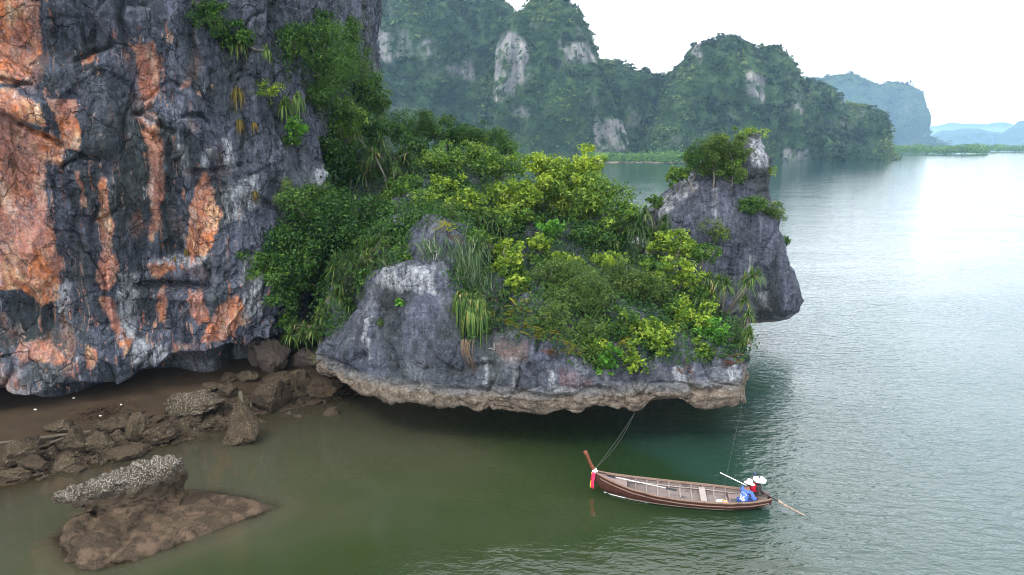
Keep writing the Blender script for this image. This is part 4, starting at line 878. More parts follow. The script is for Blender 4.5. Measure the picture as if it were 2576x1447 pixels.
# --- left end of the islet
rosette('screw_pine', 905, 700, 76, 'leafy screw pine left of the bare outcrop', 4, droop=1.0, nleaf=90, wid=.05, tint=(.1, .6))
rosette('screw_pine', 868, 765, 62, 'screw pine drooping down the left shoulder of the outcrop', 4, droop=1.1, nleaf=90, wid=.05, tint=(.1, .6), spread=.6)
rosette('screw_pine', 812, 835, 62, 'shaggy screw pine at the lowest left tip of the islet', 4, droop=1.1, nleaf=110, wid=.045, Y=39.6)
rosette('screw_pine', 760, 830, 40, 'small tufted screw pine above the leaning slabs', 2, droop=1.0, nleaf=90, wid=.045, Y=40.2)
rosette('screw_pine', 985, 660, 46, 'upright screw pine just behind the outcrop', 2, droop=.8, nleaf=90, wid=.05, Y=39.8)
spiky(975, 672, 34, 'pale spiky succulent on the top left corner of the outcrop', 60)
spiky(1085, 640, 42, 'leafy succulent clump growing in the notch of the outcrop', 60)
spiky(1160, 690, 70, 'large grey green spiky succulent right of the outcrop', 190)
spiky(1195, 740, 46, 'spiky succulent with pale stems above the grassy screw pine', 90)
shrub('weed', 'weed', 'fresh', 1005, 762, 12, 'tiny bright green weed alone on the grey outcrop', .8, None, GI, .3, False)
shrub('weed', 'weed', 'olive', 960, 812, 12, 'tiny dull weed lower left on the outcrop face', .9, None, GI, .3, False)
# --- the slope
for a in [('bushy_tree', 'yellow', 1172, 520, 58, 'yellow green bush with visible forked trunk above the outcrop', .75, 43.2), ('bushy_tree', 'yellow', 1130, 470, 46, 'light yellow green bush up the slope from the forked bush', .7, 45.5),
          ('bright_tree', 'yellow', 1400, 440, 100, 'biggest bright yellow green tree crowning the islet', .8, 45.0), ('bright_tree', 'yellow', 1320, 500, 80, 'bright tree lobe spreading left below the islet crown', .75, 44.0), ('bright_tree', 'mid', 1490, 505, 92, 'mid green tree right beneath the islet crown', .85, 44.2),
          ('bright_tree', 'mid', 1562, 550, 66, 'darker tree at the right shoulder of the islet crown', .9, 43.2), ('bright_tree', 'yellow', 1470, 420, 62, 'yellow tipped tree just right of the islet crown', .8, 45.6), ('bushy_tree', 'mid', 1285, 560, 56, 'mid green bush below the left lobe of the crown', .8, 42.5),
          ('bright_bush', 'fresh', 1385, 578, 44, 'vivid fresh green bush in the middle of the slope', .8, 41.5), ('dark_bush', 'dark', 1480, 600, 60, 'dark blue green bush right of the vivid bush', .8, 41.8),
          ('yellow_bush', 'yellow', 1355, 625, 40, 'upright pale yellow bush below the vivid bush', 1.0, 39.4), ('yellow_bush', 'yellow', 1275, 665, 58, 'open yellow bush with crooked bare branches near the outcrop', .9, 38.0), ('yellow_bush', 'yellow', 1425, 665, 50, 'yellow bush on top of the feathery olive shrubs', .7, 39.0),
          ('yellow_bush', 'yellow', 1300, 730, 40, 'low yellow bush under the crooked branches', .8, 36.9), ('olive_shrub', 'olive', 1400, 700, 70, 'feathery olive shrub left of the big olive one', .85, 37.8), ('olive_shrub', 'olive', 1475, 745, 100, 'biggest feathery olive shrub over the middle of the wall', .9, 36.6),
          ('olive_shrub', 'olive', 1570, 720, 70, 'feathery olive shrub below the dark screw pine', .8, 38.0), ('olive_shrub', 'olive', 1640, 735, 66, 'dull olive shrub between the dark screw pine and yellow thicket', .8, 37.6), ('olive_shrub', 'olive', 1475, 850, 62, 'trailing olive shrub hanging over the middle of the wall', 1.0, 35.2),
          ('yellow_bush', 'yellow', 1525, 665, 44, 'narrow yellow bush left of the dark screw pine', .6, 39.4), ('leafy_bush', 'yellow', 1700, 620, 58, 'yellow tinged bush beside the base of the pillar', .8, 40.5), ('leafy_bush', 'mid', 1760, 645, 46, 'rounded green bush against the pillar foot', .8, 40.3), ('leafy_bush', 'yellow', 1705, 700, 62, 'pale leafed bush below the pillar foot bush', .75, 38.4),
          ('leafy_bush', 'mid', 1640, 675, 50, 'soft green bush right under the dark screw pine', .8, 39.2), ('bright_thicket', 'yellow', 1650, 850, 70, 'brightest yellow green thicket spilling over the wall', .9, 35.3), ('bright_thicket', 'yellow', 1730, 810, 66, 'bright yellow green thicket below the right screw pine', .8, 36.1),
          ('bright_thicket', 'yellow', 1595, 905, 40, 'lowest yellow spray trailing down to the pale wall', 1.1, 34.7), ('leafy_bush', 'fresh', 1795, 850, 52, 'green leafy bush near the right end of the islet', .9, 35.5), ('leafy_bush', 'mid', 1700, 780, 50, 'mid green bush above the bright thickets', .7, 37.0),
          ('yellow_bush', 'yellow', 1770, 885, 34, 'small yellow bush close to the right end of the wall', .9, 34.9), ('leafy_bush', 'mid', 1560, 830, 54, 'green bush between the olive shrubs and bright thicket', .9, 35.8), ('hanging_bush', 'fresh', 1535, 915, 36, 'narrow fresh green curtain hanging lowest over the wall', 1.5, 34.6),
          ('hanging_bush', 'yellow', 1500, 890, 40, 'yellow green trailing shoots beside the fresh green curtain', 1.0, 34.9), ('olive_shrub', 'olive', 1400, 800, 56, 'olive shrub above the yellow ferns', .8, 35.9),
          ('low_shrub', 'mid', 1075, 535, 52, 'mid green shrub on the slope straight above the outcrop notch', .8, 44), ('low_shrub', 'dark', 975, 600, 50, 'dark green shrub on the left slope above the outcrop head', .8, 44), ('low_shrub', 'mid', 1195, 610, 44, 'mid green shrub right beside the upper head of the outcrop', .8, 43), ('low_shrub', 'mid', 1020, 480, 56, 'mid green shrub right of the hanging screw pine on the upper slope', .8, 46), ('low_shrub', 'dark', 1150, 470, 50, 'dark green shrub on the upper slope left of the bright crown', .8, 46),
          ('low_shrub', 'mid', 1022, 652, 36, 'mid green shrub in the dip just above the main outcrop head', .8, 43), ('low_shrub', 'dark', 1010, 600, 44, 'dark low shrub just left of the notch in the outcrop', .8, 44), ('low_shrub', 'mid', 1225, 560, 44, 'mid green shrub right above the top of the outcrop', .8, 43), ('low_shrub', 'mid', 1330, 545, 40, 'mid green shrub left of the vivid green bush', .8, 43), ('low_shrub', 'dark', 1550, 620, 46, 'dark shrub between the crown and the very dark screw pine', .8, 43),
          ('low_shrub', 'mid', 1370, 660, 44, 'mid green shrub between two yellow bushes on the mid slope', .8, 40), ('low_shrub', 'mid', 1760, 745, 44, 'mid green shrub left of the round screw pine', .8, 38), ('low_shrub', 'darkfine', 930, 610, 50, 'dark shrub above the leafy screw pine at the left', .8, 43), ('low_shrub', 'olive', 1120, 545, 36, 'olive shrub behind the rusty fern on the outcrop', .8, 43)]:
    shrub(a[0], T_ if 'tree' in a[0] else Sh, a[1], a[2], a[3], a[4], a[5], a[6], a[7], GI, tint=.1 if a[0] in ('bright_tree',) else 0., dens=1.25 if a[0] == 'bright_tree' else 1.)
rosette('screw_pine', 1618, 605, 76, 'very dark drooping screw pine in the hollow before the pillar', 4, droop=1.4, Y=41.0, nleaf=130, wid=.06, tint=(.05, .45))
rosette('screw_pine', 1510, 625, 42, 'small tufted screw pine left of the very dark one', 2, droop=1.0, Y=40.2)
rosette('screw_pine', 1232, 595, 56, 'screw pine above the large spiky succulent', 3, droop=1.1, Y=40.6, tint=(.1, .6))
rosette('screw_pine', 1215, 640, 50, 'screw pine behind the open yellow bush', 3, droop=1.2, Y=39.4, tint=(.1, .6))
rosette('screw_pine', 1250, 500, 46, 'screw pine half hidden left of the bright crown', 2, droop=1.1, Y=43.8)
rosette('screw_pine', 1240, 760, 52, 'dark narrow screw pine just above the big grassy one', 2, droop=1.4, Y=36.6, tint=(.05, .5))
rosette('screw_pine', 1172, 790, 66, 'big grassy screw pine hanging over the bare wall by the outcrop', 3, droop=1.7, Y=35.3, nleaf=150, wid=.06, dead=.14, spread=.28)
rosette('screw_pine', 1825, 735, 62, 'round screw pine at the right of the islet before the pillar', 4, droop=1.2, Y=37.2, nleaf=110)
rosette('screw_pine', 1875, 850, 52, 'screw pine at the far right tip hanging over dark water', 3, droop=1.3, Y=35.8, nleaf=110)
for px, py, rp, lb in [(1270, 800, 36, 'yellow fern clump right of the big grassy screw pine'), (1320, 825, 38, 'golden fern clump midway along the reddish wall'), (1370, 845, 34, 'yellow green fern clump at the right of the reddish wall'), (1300, 775, 30, 'small yellow fern under the low yellow bush'), (1440, 880, 34, 'fern fronds below the feathery olive shrub'), (1565, 870, 34, 'yellow fern left of the brightest thicket')]: fern(px, py, rp, lb)
fern(1120, 578, 26, 'rusty golden fern on top of the outcrop')
for px, py, rp, lb in [(1850, 905, 30, 'dead rusty fern at the right end of the wall'), (1720, 925, 22, 'dead red brown fern under the bright thickets'), (1140, 600, 18, 'dead rust fern in the cleft of the outcrop'), (1390, 890, 24, 'dead brown fern hanging from the reddish wall')]: fern(px, py, rp, lb, M_RUST, 12, 'dead fern clumps')
# dead twig on the wall, hanging roots below the grassy screw pine
h, nr_, _ = hit_near(1243, 878); rt = empty('dead_twig', h); tag(rt, 'bleached dead twig sticking out of the reddish wall', 'twig'); m = MB(); o_ = np.array([0, -.15, 0])
for q in [[(0, .1, .3), o_, (.08, -.25, -.3)], [o_, (-.25, -.25, -.12), (-.45, -.25, -.3)], [o_, (-.2, -.25, .12), (-.3, -.25, .10)], [(.05, -.2, -.12), (.18, -.25, -.25)]]: m.tube(q, [.018, .013, .006][:len(q)], 5)
m.build('twig', M_PALEBARK, rt, True)
h, nr_, _ = hit_near(1175, 880); rt = empty('hanging_roots', h); tag(rt, 'brown dead leaf skirt trailing below the big grassy screw pine', 'dead leaves'); m = MB(); rg = np.random.RandomState(1)
for k in range(14): x = rg.normal() * .2; m.tube([(x, -.25, .6), (x + rg.normal() * .1, -.3, 0), (x + .3 + rg.normal() * .15, -.3, -1.0 + rg.normal() * .3)], [.02, .015, .006], 4)
m.build('root_strands', simple('dead_leaf', (.13, .085, .05), .9), rt, True)
# --- the pillar's own plants
for a in [('pillar_shrub', 'olive', 1800, 395, 58, 'bushy pillar shrub filling the saddle below the bare tip', .9, 49.3), ('pillar_shrub', 'olive', 1850, 385, 50, 'upright pillar shrub tight against the bare tip', 1.3, 49.0), ('pillar_shrub', 'darkfine', 1752, 400, 46, 'pillar shrub on the left shoulder of the tip', .9, 49.5), ('pillar_shrub', 'mid', 1845, 425, 34, 'drooping pillar shrub below the saddle growth', 1.1, 48.8),
          ('pillar_shrub', 'sparse', 1898, 334, 36, 'thin yellow green shrub on the very top of the pillar', .45, 51.3), ('pillar_shrub', 'mid', 1705, 448, 30, 'small bush low on the left slope of the pillar', .9, 50.3), ('pillar_shrub', 'sparse', 1940, 430, 16, 'tiny bush peeking round the right edge of the tip', 1.4, 51.3),
          ('pillar_shrub', 'darkfine', 1895, 520, 42, 'dark bush stuck on the pillar face under the tip', .6, 48.3), ('pillar_shrub', 'olive', 1942, 535, 30, 'trailing bush at the right edge of the pillar', .9, 49.0), ('pillar_shrub', 'olivesparse', 1800, 585, 48, 'sparse twiggy bush on the lower pillar face', .6, 48.2), ('pillar_shrub', 'mid', 1650, 505, 20, 'small bush at the far left foot of the pillar slope', .8, 50.8), ('pillar_shrub', 'dark', 1975, 608, 12, 'lone tiny sprig on the right flank of the pillar', 1.3, 50.6)]:
    shrub(a[0], Sh, a[1], a[2], a[3], a[4], a[5], a[6], a[7], GP, dens=1.3 if a[1] != 'sparse' else 1.6)
# ================================================================== BOULDERS ON THE SHORE
def boulder_mat(name, top, barn=.5):
    n = NT(name); f = n.noise(2.2, 6, .65); f2 = n.noise(16, 5, .7)
    oi = n.new('ShaderNodeObjectInfo'); c = n.mix(f, (.019, .0135, .009), (.074, .053, .034)); c = n.mix(n.maprange(f2, .48, .72), c, (.014, .011, .008))
    c = n.mix(n.math('MULTIPLY', oi.outputs['Random'], .45), c, (.085, .066, .040))
    v = n.voro(13., 'F1'); bm = n.math('MULTIPLY', n.maprange(v, .35, .12), n.maprange(n.noise(2.6, 4, .6), .5 - barn * .22, .62 - barn * .22), True)
    geo = n.new('ShaderNodeNewGeometry'); nz = n.sep('Z', geo.outputs['Normal']); bm = n.math('MULTIPLY', bm, n.maprange(nz, -.4, .5, .25, 1.), True)
    bc = n.ramp(n.noise(30, 2), [(.3, tuple(q * .45 for q in top)), (.6, top)])
    c = n.mix(bm, c, bc)
    h = n.math('ADD', n.math('MULTIPLY', v, -.9), n.math('MULTIPLY', f2, .8))
    return n.surf(n.pr(c, .8, n.bump(h, .9, .05), .10))
M_BLD = boulder_mat('wet_brown_boulder', (.30, .26, .18), .35); M_BARN = boulder_mat('barnacled_boulder', (.62, .60, .52), 1.0); M_MUD = boulder_mat('muddy_boulder', (.16, .13, .09), .2); M_DRY = simple('dry_brown_slab', (.085, .065, .052), .85, .35, 2., .2, bump=.04, bscale=14.)
def boulder(px0, py0, px1, py1, label, m=None, seed=0, zb=None, rot=0., depth=.9, flat=1.0, block=False, cuts=7, sub=5):
    """a faceted boulder filling the picture box, standing on the beach"""
    rg = np.random.RandomState(seed + 50); cx = (px0 + px1) / 2; gx_ = (px1 - px0) * .08; px0 -= gx_; px1 += gx_; py0 -= (py1 - py0) * .08
    z0 = 0.; p = at_z(cx, py1, 0.)
    for _ in range(4): z0 = max(float(bed_z(np.array([p[0]]), np.array([p[1]]), False)[0]), -.25) if zb is None else zb; p = at_z(cx, py1, z0)
    dp = depth_of(p); wx_ = (px1 - px0) / 2 / FPX * dp; hz_ = (py1 - py0) / FPX * dp
    ry = wx_ * depth; vis = max(.25 * hz_, (hz_ - 1.0 * ry * math.sin(R(24))) / math.cos(R(24))) * flat
    bm = bmesh.new()
    bmesh.ops.create_icosphere(bm, subdivisions=sub, radius=1.0) if not block else bmesh.ops.create_cube(bm, size=1.7)
    if block: bmesh.ops.bevel(bm, geom=bm.edges[:], offset=.12, segments=2, affect='EDGES'); bmesh.ops.subdivide_edges(bm, edges=bm.edges[:], cuts=4, use_grid_fill=True)
    V = np.array([v.co[:] for v in bm.verts])
    if not block:
        for k in range(cuts + 6):
            nd = rdir(1, rg)[0]; nd[2] *= .8; nd /= np.linalg.norm(nd); off = rg.uniform(.48, .8); s = V @ nd - off; V = V - np.clip(s, 0, None)[:, None] * nd * .95
        V /= np.abs(V).max(0)
    V = V * (1 + .22 * fbm(V * 1.5 + seed * 3, 3)[:, None] + .10 * fbm(V * 5 + seed, 3)[:, None])
    V = V * (wx_, ry, (vis + .3) / 2 * 1.05); c_, s_ = math.cos(rot), math.sin(rot)
    if block: V = np.stack([V[:, 0] * c_ - V[:, 2] * s_, V[:, 1], V[:, 0] * s_ + V[:, 2] * c_], -1)
    for v, q in zip(bm.verts, V): v.co = q
    me = bpy.data.meshes.new('boulder'); bm.to_mesh(me); bm.free(); me.polygons.foreach_set('use_smooth', [True] * len(me.polygons))
    o = link('boulder', me, m or M_BLD); o.location = (p[0], p[1] + ry * .85, z0 + vis / 2 - .15); tag(o, label, 'boulder', 'boulders along the brown beach'); return o
BL = [(405, 981, 538, 1060, 'large boulder crusted white with barnacles at mid beach', M_BARN, .75), (625, 957, 724, 1043, 'tall barnacled boulder at the water edge below the leaning slabs', M_BLD, .8), (616, 863, 683, 921, 'smooth leaning slab at the cave mouth, left of the pair', M_DRY, .5), (637, 865, 716, 942, 'tall smooth slab leaning right of the cave mouth slab', M_DRY, .5),
      (718, 878, 790, 930, 'broad flat grey slab wedged under the left end of the islet', M_DRY, .7), (726, 923, 780, 996, 'upright dark boulder beneath the wedged grey slab', M_BLD, .7), (757, 944, 850, 1004, 'long low boulder sliding under the islet lip', M_MUD, .7), (803, 1027, 850, 1058, 'lone half sunken boulder in murky water under the lip', M_MUD, .7),
      (637, 936, 737, 968, 'flat dark boulder capping the tall barnacled one', M_BLD, .7), (542, 969, 590, 1003, 'squat boulder left of the standing wooden post', M_BLD, .8), (95, 1058, 170, 1090, 'dark low boulder lying on the sand behind the plank', M_BLD, .8), (137, 1087, 211, 1152, 'big smooth brown boulder below the long plank', M_MUD, .8),
      (211, 1095, 273, 1145, 'lumpy boulder right of the big smooth brown one', M_BLD, .8), (228, 1050, 323, 1102, 'wide rough boulder behind the shoreline, green tinged', M_MUD, .8), (312, 1050, 362, 1120, 'tall split boulder near the middle of the shoreline', M_BLD, .8), (350, 1066, 432, 1122, 'rough barnacled block right of the split boulder', M_BLD, .8),
      (428, 1058, 471, 1099, 'dark boulder in shade below the white crusted one', M_BLD, .8), (-20, 1120, 62, 1190, 'big rounded boulder cut by the left edge of the view', M_BLD, .8), (21, 1099, 85, 1140, 'boulder resting behind the left edge boulder', M_BLD, .8), (35, 1150, 104, 1194, 'half sunken brown boulder by the left edge boulder', M_MUD, .8),
      (124, 1154, 174, 1190, 'small barnacled boulder alone in the shallows', M_BLD, .8), (244, 1117, 343, 1160, 'flat muddy boulder awash at the waterline', M_MUD, .8), (265, 1087, 314, 1116, 'flat topped boulder behind the awash one', M_BLD, .8), (-30, 1178, 56, 1216, 'low muddy hump sinking into water at the left edge', M_MUD, .8),
      (700, 985, 745, 1012, 'small dark boulder right of the tall barnacled boulder', M_BLD, .8), (560, 1004, 600, 1030, 'small stone at the foot of the wooden post', M_BLD, .8), (500, 960, 548, 988, 'dark stone behind the white crusted boulder', M_BLD, .8), (590, 935, 640, 965, 'dark stone below the leaning slabs', M_BLD, .8), (545, 935, 595, 962, 'flat brown stone on the sand before the cave', M_MUD, .8), (690, 940, 730, 962, 'small wedge of stone between the slabs and the tall boulder', M_BLD, .8),
      (455, 1020, 500, 1062, 'stone tucked at the right foot of the white crusted boulder', M_BLD, .8), (520, 1000, 566, 1030, 'stone between the white crusted boulder and the post', M_BLD, .8)]
for k, (a, b, c, d, lb, m, dp_) in enumerate(BL): boulder(a, b, c, d, lb, m, k, depth=dp_)
o = boulder(83, 1116, 143, 1158, 'oblong tilted stone block like a broken beam on the shore', M_BLD, 77, rot=.45, depth=.45, block=True, flat=.5)
# the pyramid
o = boulder(540, 1028, 648, 1128, 'pyramid shaped boulder standing alone in the shallows', M_BLD, 91, zb=-.1, depth=.75)
me = o.data; vv = np.array([v.co[:] for v in me.vertices]); zr = vv[:, 2].max() - vv[:, 2].min(); t = (vv[:, 2] - vv[:, 2].min()) / zr
vv[:, :2] *= (1.28 - 1.12 * t ** .9)[:, None]; vv[:, 2] *= 1.25; me.vertices.foreach_set('co', vv.ravel().astype(np.float32)); me.update()
# small rubble strewn between the boulders
rg = np.random.RandomState(8); V = []; F = []
ico = bmesh.new(); bmesh.ops.create_icosphere(ico, subdivisions=1, radius=1.); iv = np.array([v.co[:] for v in ico.verts]); if_ = np.array([[v.index for v in f.verts] for f in ico.faces]); ico.free()
for k in range(2400):
    t = rg.beta(1.6, 1.4) * 1.02; side = rg.normal() * .9 + .35 + (rg.rand() < .25) * rg.rand() * 2.5
    q = SH_A + (SH_B - SH_A) * t + _sn * side; s = rg.uniform(.03, .10) * (1 + 3.6 * rg.rand() ** 7)
    z = float(bed_z(np.array([q[0]]), np.array([q[1]]), False)[0]); v = iv * (1 + .35 * rg.normal(size=(len(iv), 1))) * s * (1.3, 1, .7)
    an = rg.rand() * 6; v = np.stack([v[:, 0] * math.cos(an) - v[:, 1] * math.sin(an), v[:, 0] * math.sin(an) + v[:, 1] * math.cos(an), v[:, 2]], -1)
    F.append(if_ + len(iv) * k); V.append(v + (q[0], q[1], z + .02))
tag(link('rubble', mesh_np('rubble', np.concatenate(V), np.concatenate(F), False), M_BLD), 'loose brown stones strewn among the shore boulders', 'rubble', kind='stuff')
# dark wrack on the sand
rg = np.random.RandomState(4); CNT = 900; px = rg.normal(size=CNT) * 40 + 262; py = rg.normal(size=CNT) * 9 + 1035 - (px - 262) * .13; C = np.array([at_z(a, b, .62) for a, b in zip(px, py)])
C[:, 2] = bed_z(C[:, 0], C[:, 1]) + rg.rand(CNT) * .03 + .01; Nm = rg.normal(size=(CNT, 3)) * .3 + (0, 0, 1); Nm /= np.linalg.norm(Nm, axis=1)[:, None]
V, F, T = leafy_quads(C, Nm, .16 * rg.uniform(.5, 1.6, CNT), .06, rg.rand(CNT), rg)
tag(link('leaf_litter', mesh_np('leaf_litter', V, F, False, dict(tint=T)), leaf_mat('rotting_leaves', [(.008, .006, .005), (.03, .02, .013), (.08, .05, .03)], .05)), 'black rotting leaf litter washed up on the sand', 'leaf litter', kind='stuff')
M_WOOD = simple('weathered_wood', (.10, .085, .062), .85, .35, 9., .2, bump=.01)
def plank(pa, pb, w, t, label, name='plank'):
    pa, pb = Vector(pa), Vector(pb); m = MB(); d = pb - pa; M3 = d.to_track_quat('X', 'Z').to_matrix(); m.box((0, 0, 0), (d.length, w, t), M3); o = m.build(name, M_WOOD, None, False, .008); o.location = (pa + pb) / 2; return tag(o, label, 'plank' if name == 'plank' else 'post')
a, b = at_z(-20, 1117, .42), at_z(228, 1085, .55); plank(a, b, .16, .07, 'long weathered plank lying along the boulders at the left')
a, b = at_z(90, 1128, .35), at_z(160, 1102, .42); plank(a, b, .14, .06, 'short dark plank askew beneath the long one')
a = at_z(612, 1043, .05); b = a + np.array([-.22, .35, 1.25]); plank(a, b, .20, .12, 'squared wooden post standing in the mud by the tall boulder', 'wooden_post')
a = at_z(632, 1028, .1); b = a + np.array([-.05, .25, .55]); plank(a, b, .14, .10, 'short broken post stub right of the standing post', 'wooden_post')
# pale shells and litter
M_SHELL = simple('bleached_shell', (.62, .60, .55), .6)
for k, (px, py, lb) in enumerate([(90, 1038, 'lone white shell on sand in the shade at the left'), (187, 1010, 'white shell close under the cliff lip'), (305, 1018, 'pinkish pale shell beside the leaf litter'), (252, 1042, 'white shell in the black leaf litter'), (410, 1037, 'white shell left of the crusted boulder'), (322, 1050, 'small white shell among the stones below the litter')]):
    q = at_z(px, py, .6); q[2] = float(bed_z(q[None, 0], q[None, 1])[0]) + .03; m = MB(); m.lathe([(.005, .05), (.045, .03), (.07, .0), (.06, -.03)][::-1], 10); o = m.build('shell', M_SHELL, None, True); o.location = q; o.scale = (1.3, .9, .8); o.rotation_euler = (.2, .1, k); tag(o, lb, 'shell', 'pale shells on the beach')

# ================================================================== THE BARNACLED ROCK IN FRONT
def loft(loops, nv, sub):
    """loops: list of [(x,y,z)...] plan polygons from the bottom up, resampled by length and lofted"""
    Ls = []
    for lp in loops:
        P = np.array(lp, float); P = np.r_[P, P[:1]]; d = np.r_[0, np.cumsum(np.linalg.norm(np.diff(P, axis=0), axis=1))]; t = np.linspace(0, d[-1], nv, endpoint=False)
        Ls.append(np.stack([np.interp(t, d, P[:, k]) for k in range(3)], -1))
    Ls = np.array(Ls); tt = np.linspace(0, len(Ls) - 1, sub); k = np.clip(tt.astype(int), 0, len(Ls) - 2); u = (tt - k)[:, None, None]; u = u * u * (3 - 2 * u) * .4 + u * .6
    return Ls[k] * (1 - u) + Ls[k + 1] * u
sk = [(x, y, -.9) for x, y in [(-18.0, 23.8), (-16.4, 22.3), (-14.8, 21.6), (-12.8, 23.0), (-9.8, 26.2), (-11.5, 27.3), (-14.0, 27.6), (-17.4, 26.5)]]
s0 = [(x, y, z) for (x, y), z in zip([(-17.45, 24.0), (-16.4, 22.5), (-15.0, 21.9), (-13.1, 23.2), (-10.0, 26.25), (-11.5, 27.0), (-13.9, 27.3), (-17.1, 26.4)], (.02, .0, .0, .02, .0, .02, .05, .02))]
s1 = [(-17.3, 24.1, .62), (-16.3, 22.75, .62), (-15.1, 22.3, .48), (-13.3, 23.6, .36), (-10.5, 26.1, .16), (-11.6, 26.7, .2), (-13.9, 27.0, .4), (-16.9, 26.1, .5)]
s2 = [(-16.9, 24.45, .62), (-16.2, 23.4, .60), (-15.2, 23.1, .50), (-13.8, 24.2, .30), (-11.6, 26.0, .18), (-12.2, 26.4, .22), (-13.9, 26.75, .4), (-16.6, 25.95, .6)]
s2b = [(-16.6, 24.75, .55), (-16.0, 24.1, .46), (-15.0, 23.8, .36), (-13.9, 24.6, .26), (-12.9, 25.8, .24), (-12.9, 26.2, .28), (-13.9, 26.6, .42), (-16.4, 25.9, .55)]
s3 = [(-16.7, 24.75, .66), (-15.9, 24.4, .62), (-15.0, 24.4, .58), (-14.2, 24.85, .52), (-13.6, 25.45, .5), (-13.8, 26.1, .6), (-14.4, 26.4, .65), (-16.2, 25.9, .65)]
s4 = [(-17.0, 24.75, .98), (-16.1, 24.5, .96), (-15.0, 24.6, 1.0), (-14.2, 24.98, 1.0), (-13.55, 25.5, 1.05), (-13.65, 26.15, 1.15), (-14.4, 26.5, 1.2), (-16.6, 26.0, 1.1)]
s5 = [(-18.1, 24.7, 1.15), (-16.6, 24.62, 1.2), (-15.0, 24.78, 1.45), (-14.1, 25.12, 1.55), (-13.4, 25.5, 1.7), (-13.45, 26.2, 1.85), (-14.4, 26.7, 1.9), (-17.0, 25.9, 1.4)]
s6 = [(-18.15, 24.85, 1.45), (-16.8, 24.6, 1.6), (-15.1, 24.8, 2.0), (-14.3, 25.1, 2.2), (-13.6, 25.5, 2.32), (-13.6, 26.1, 2.36), (-14.4, 26.5, 2.30), (-17.1, 25.7, 1.6)]
s7 = [(-17.5, 25.0, 1.6), (-16.7, 24.95, 1.72), (-15.2, 25.1, 2.1), (-14.5, 25.4, 2.3), (-14.1, 25.6, 2.38), (-14.1, 25.9, 2.40), (-14.6, 26.1, 2.34), (-16.9, 25.4, 1.72)]
s8 = [tuple(np.array(p) * .15 + np.array((-15.6, 25.4, 2.02)) * .85) for p in s7]
LV = loft([sk, s0, s1, s2, s2b, s3, s4, s5, s6, s7, s8], 230, 200); nrw = LV.shape[0]; lv = LV.reshape(-1, 3); ln_ = -grid_normals(LV).reshape(-1, 3)
c0 = lv.mean(0); 
if ((lv - c0) * ln_).sum() < 0: ln_ = -ln_
v1, v2, vid = worley(lv * 2.2); w1, w2, wid = worley(lv * 7.)
upm = sstep(.75, 1.2, lv[:, 2]); rough_ = .10 + .9 * upm
lv = lv + ln_ * ((.20 * fbm(lv * 1.2, 3) + .16 * (vid - .5) * rough_ + .14 * fbm(lv * 3.5, 4) * (rough_ * .7 + .35) + .06 * (.5 - w1) * upm) * np.where((lv[:, 2] < .5) & (lv[:, 1] > 24.2), .4, np.where(lv[:, 2] > 1., .8, 1.3)))[:, None]
n = NT('barnacled_rock'); f = n.noise(2.4, 6, .65); f2 = n.noise(15, 6, .7); z = n.sep('Z')
mud = n.mix(f, (.030, .022, .015), (.105, .074, .048)); mud = n.mix(n.maprange(f2, .46, .66), mud, (.022, .016, .011)); mud = n.mix(n.math('MULTIPLY', n.maprange(n.noise(1.6, 5, .65), .48, .60), .6), mud, (.17, .115, .075)); mud = n.mix(n.math('MULTIPLY', n.maprange(n.noise(.9, 4), .5, .66), .5), mud, (.075, .055, .028))
v = n.voro(9., 'F1'); vb = n.voro(21., 'F1'); dk_ = n.mix(f2, (.016, .012, .008), (.085, .062, .038)); bc = n.ramp(n.voro(21., 'F1', out='Color'), [(.15, (.16, .125, .08)), (.45, (.44, .41, .35)), (.8, (.74, .72, .67))])
zz_n = n.math('ADD', z, n.math('MULTIPLY', n.math('SUBTRACT', n.noise(1.3, 4, .6), .5), 1.1)); xx = n.sep('X'); thr = n.math('SUBTRACT', zz_n, n.math('MULTIPLY', n.math('ADD', xx, 16.), .22))
bmk = n.math('MULTIPLY', n.maprange(vb, .55, .2), n.maprange(thr, 1.15, 1.95), True)
top = n.mix(bmk, dk_, bc); c = n.mix(n.maprange(zz_n, .75, 1.25), mud, top)
hb = n.math('ADD', n.math('MULTIPLY', vb, -1.2), n.math('ADD', f2, n.math('MULTIPLY', v, -.8)))
M_NEAR = n.surf(n.pr(c, .75, n.bump(hb, 1., .06), .14))
o = link('barnacled_rock', mesh_np('barnacled_rock', lv, grid_faces(nrw, 230, True), True), M_NEAR)
tag(o, 'mushroom shaped rock with white barnacled slab above a muddy shelf in the shallows', 'rock')
bo = at_z(405, 1290, .32); m = MB(); m.lathe([(.02, -.16), (.05, -.15), (.055, .05), (.03, .09), (.02, .15)], 12); o = m.build('bottle', simple('white_plastic', (.75, .74, .68), .4), None, True); o.location = bo + (0, 0, .06); o.rotation_euler = (0, R(86), R(15)); tag(o, 'small pale bottle stranded on the muddy shelf of the barnacled rock', 'bottle')

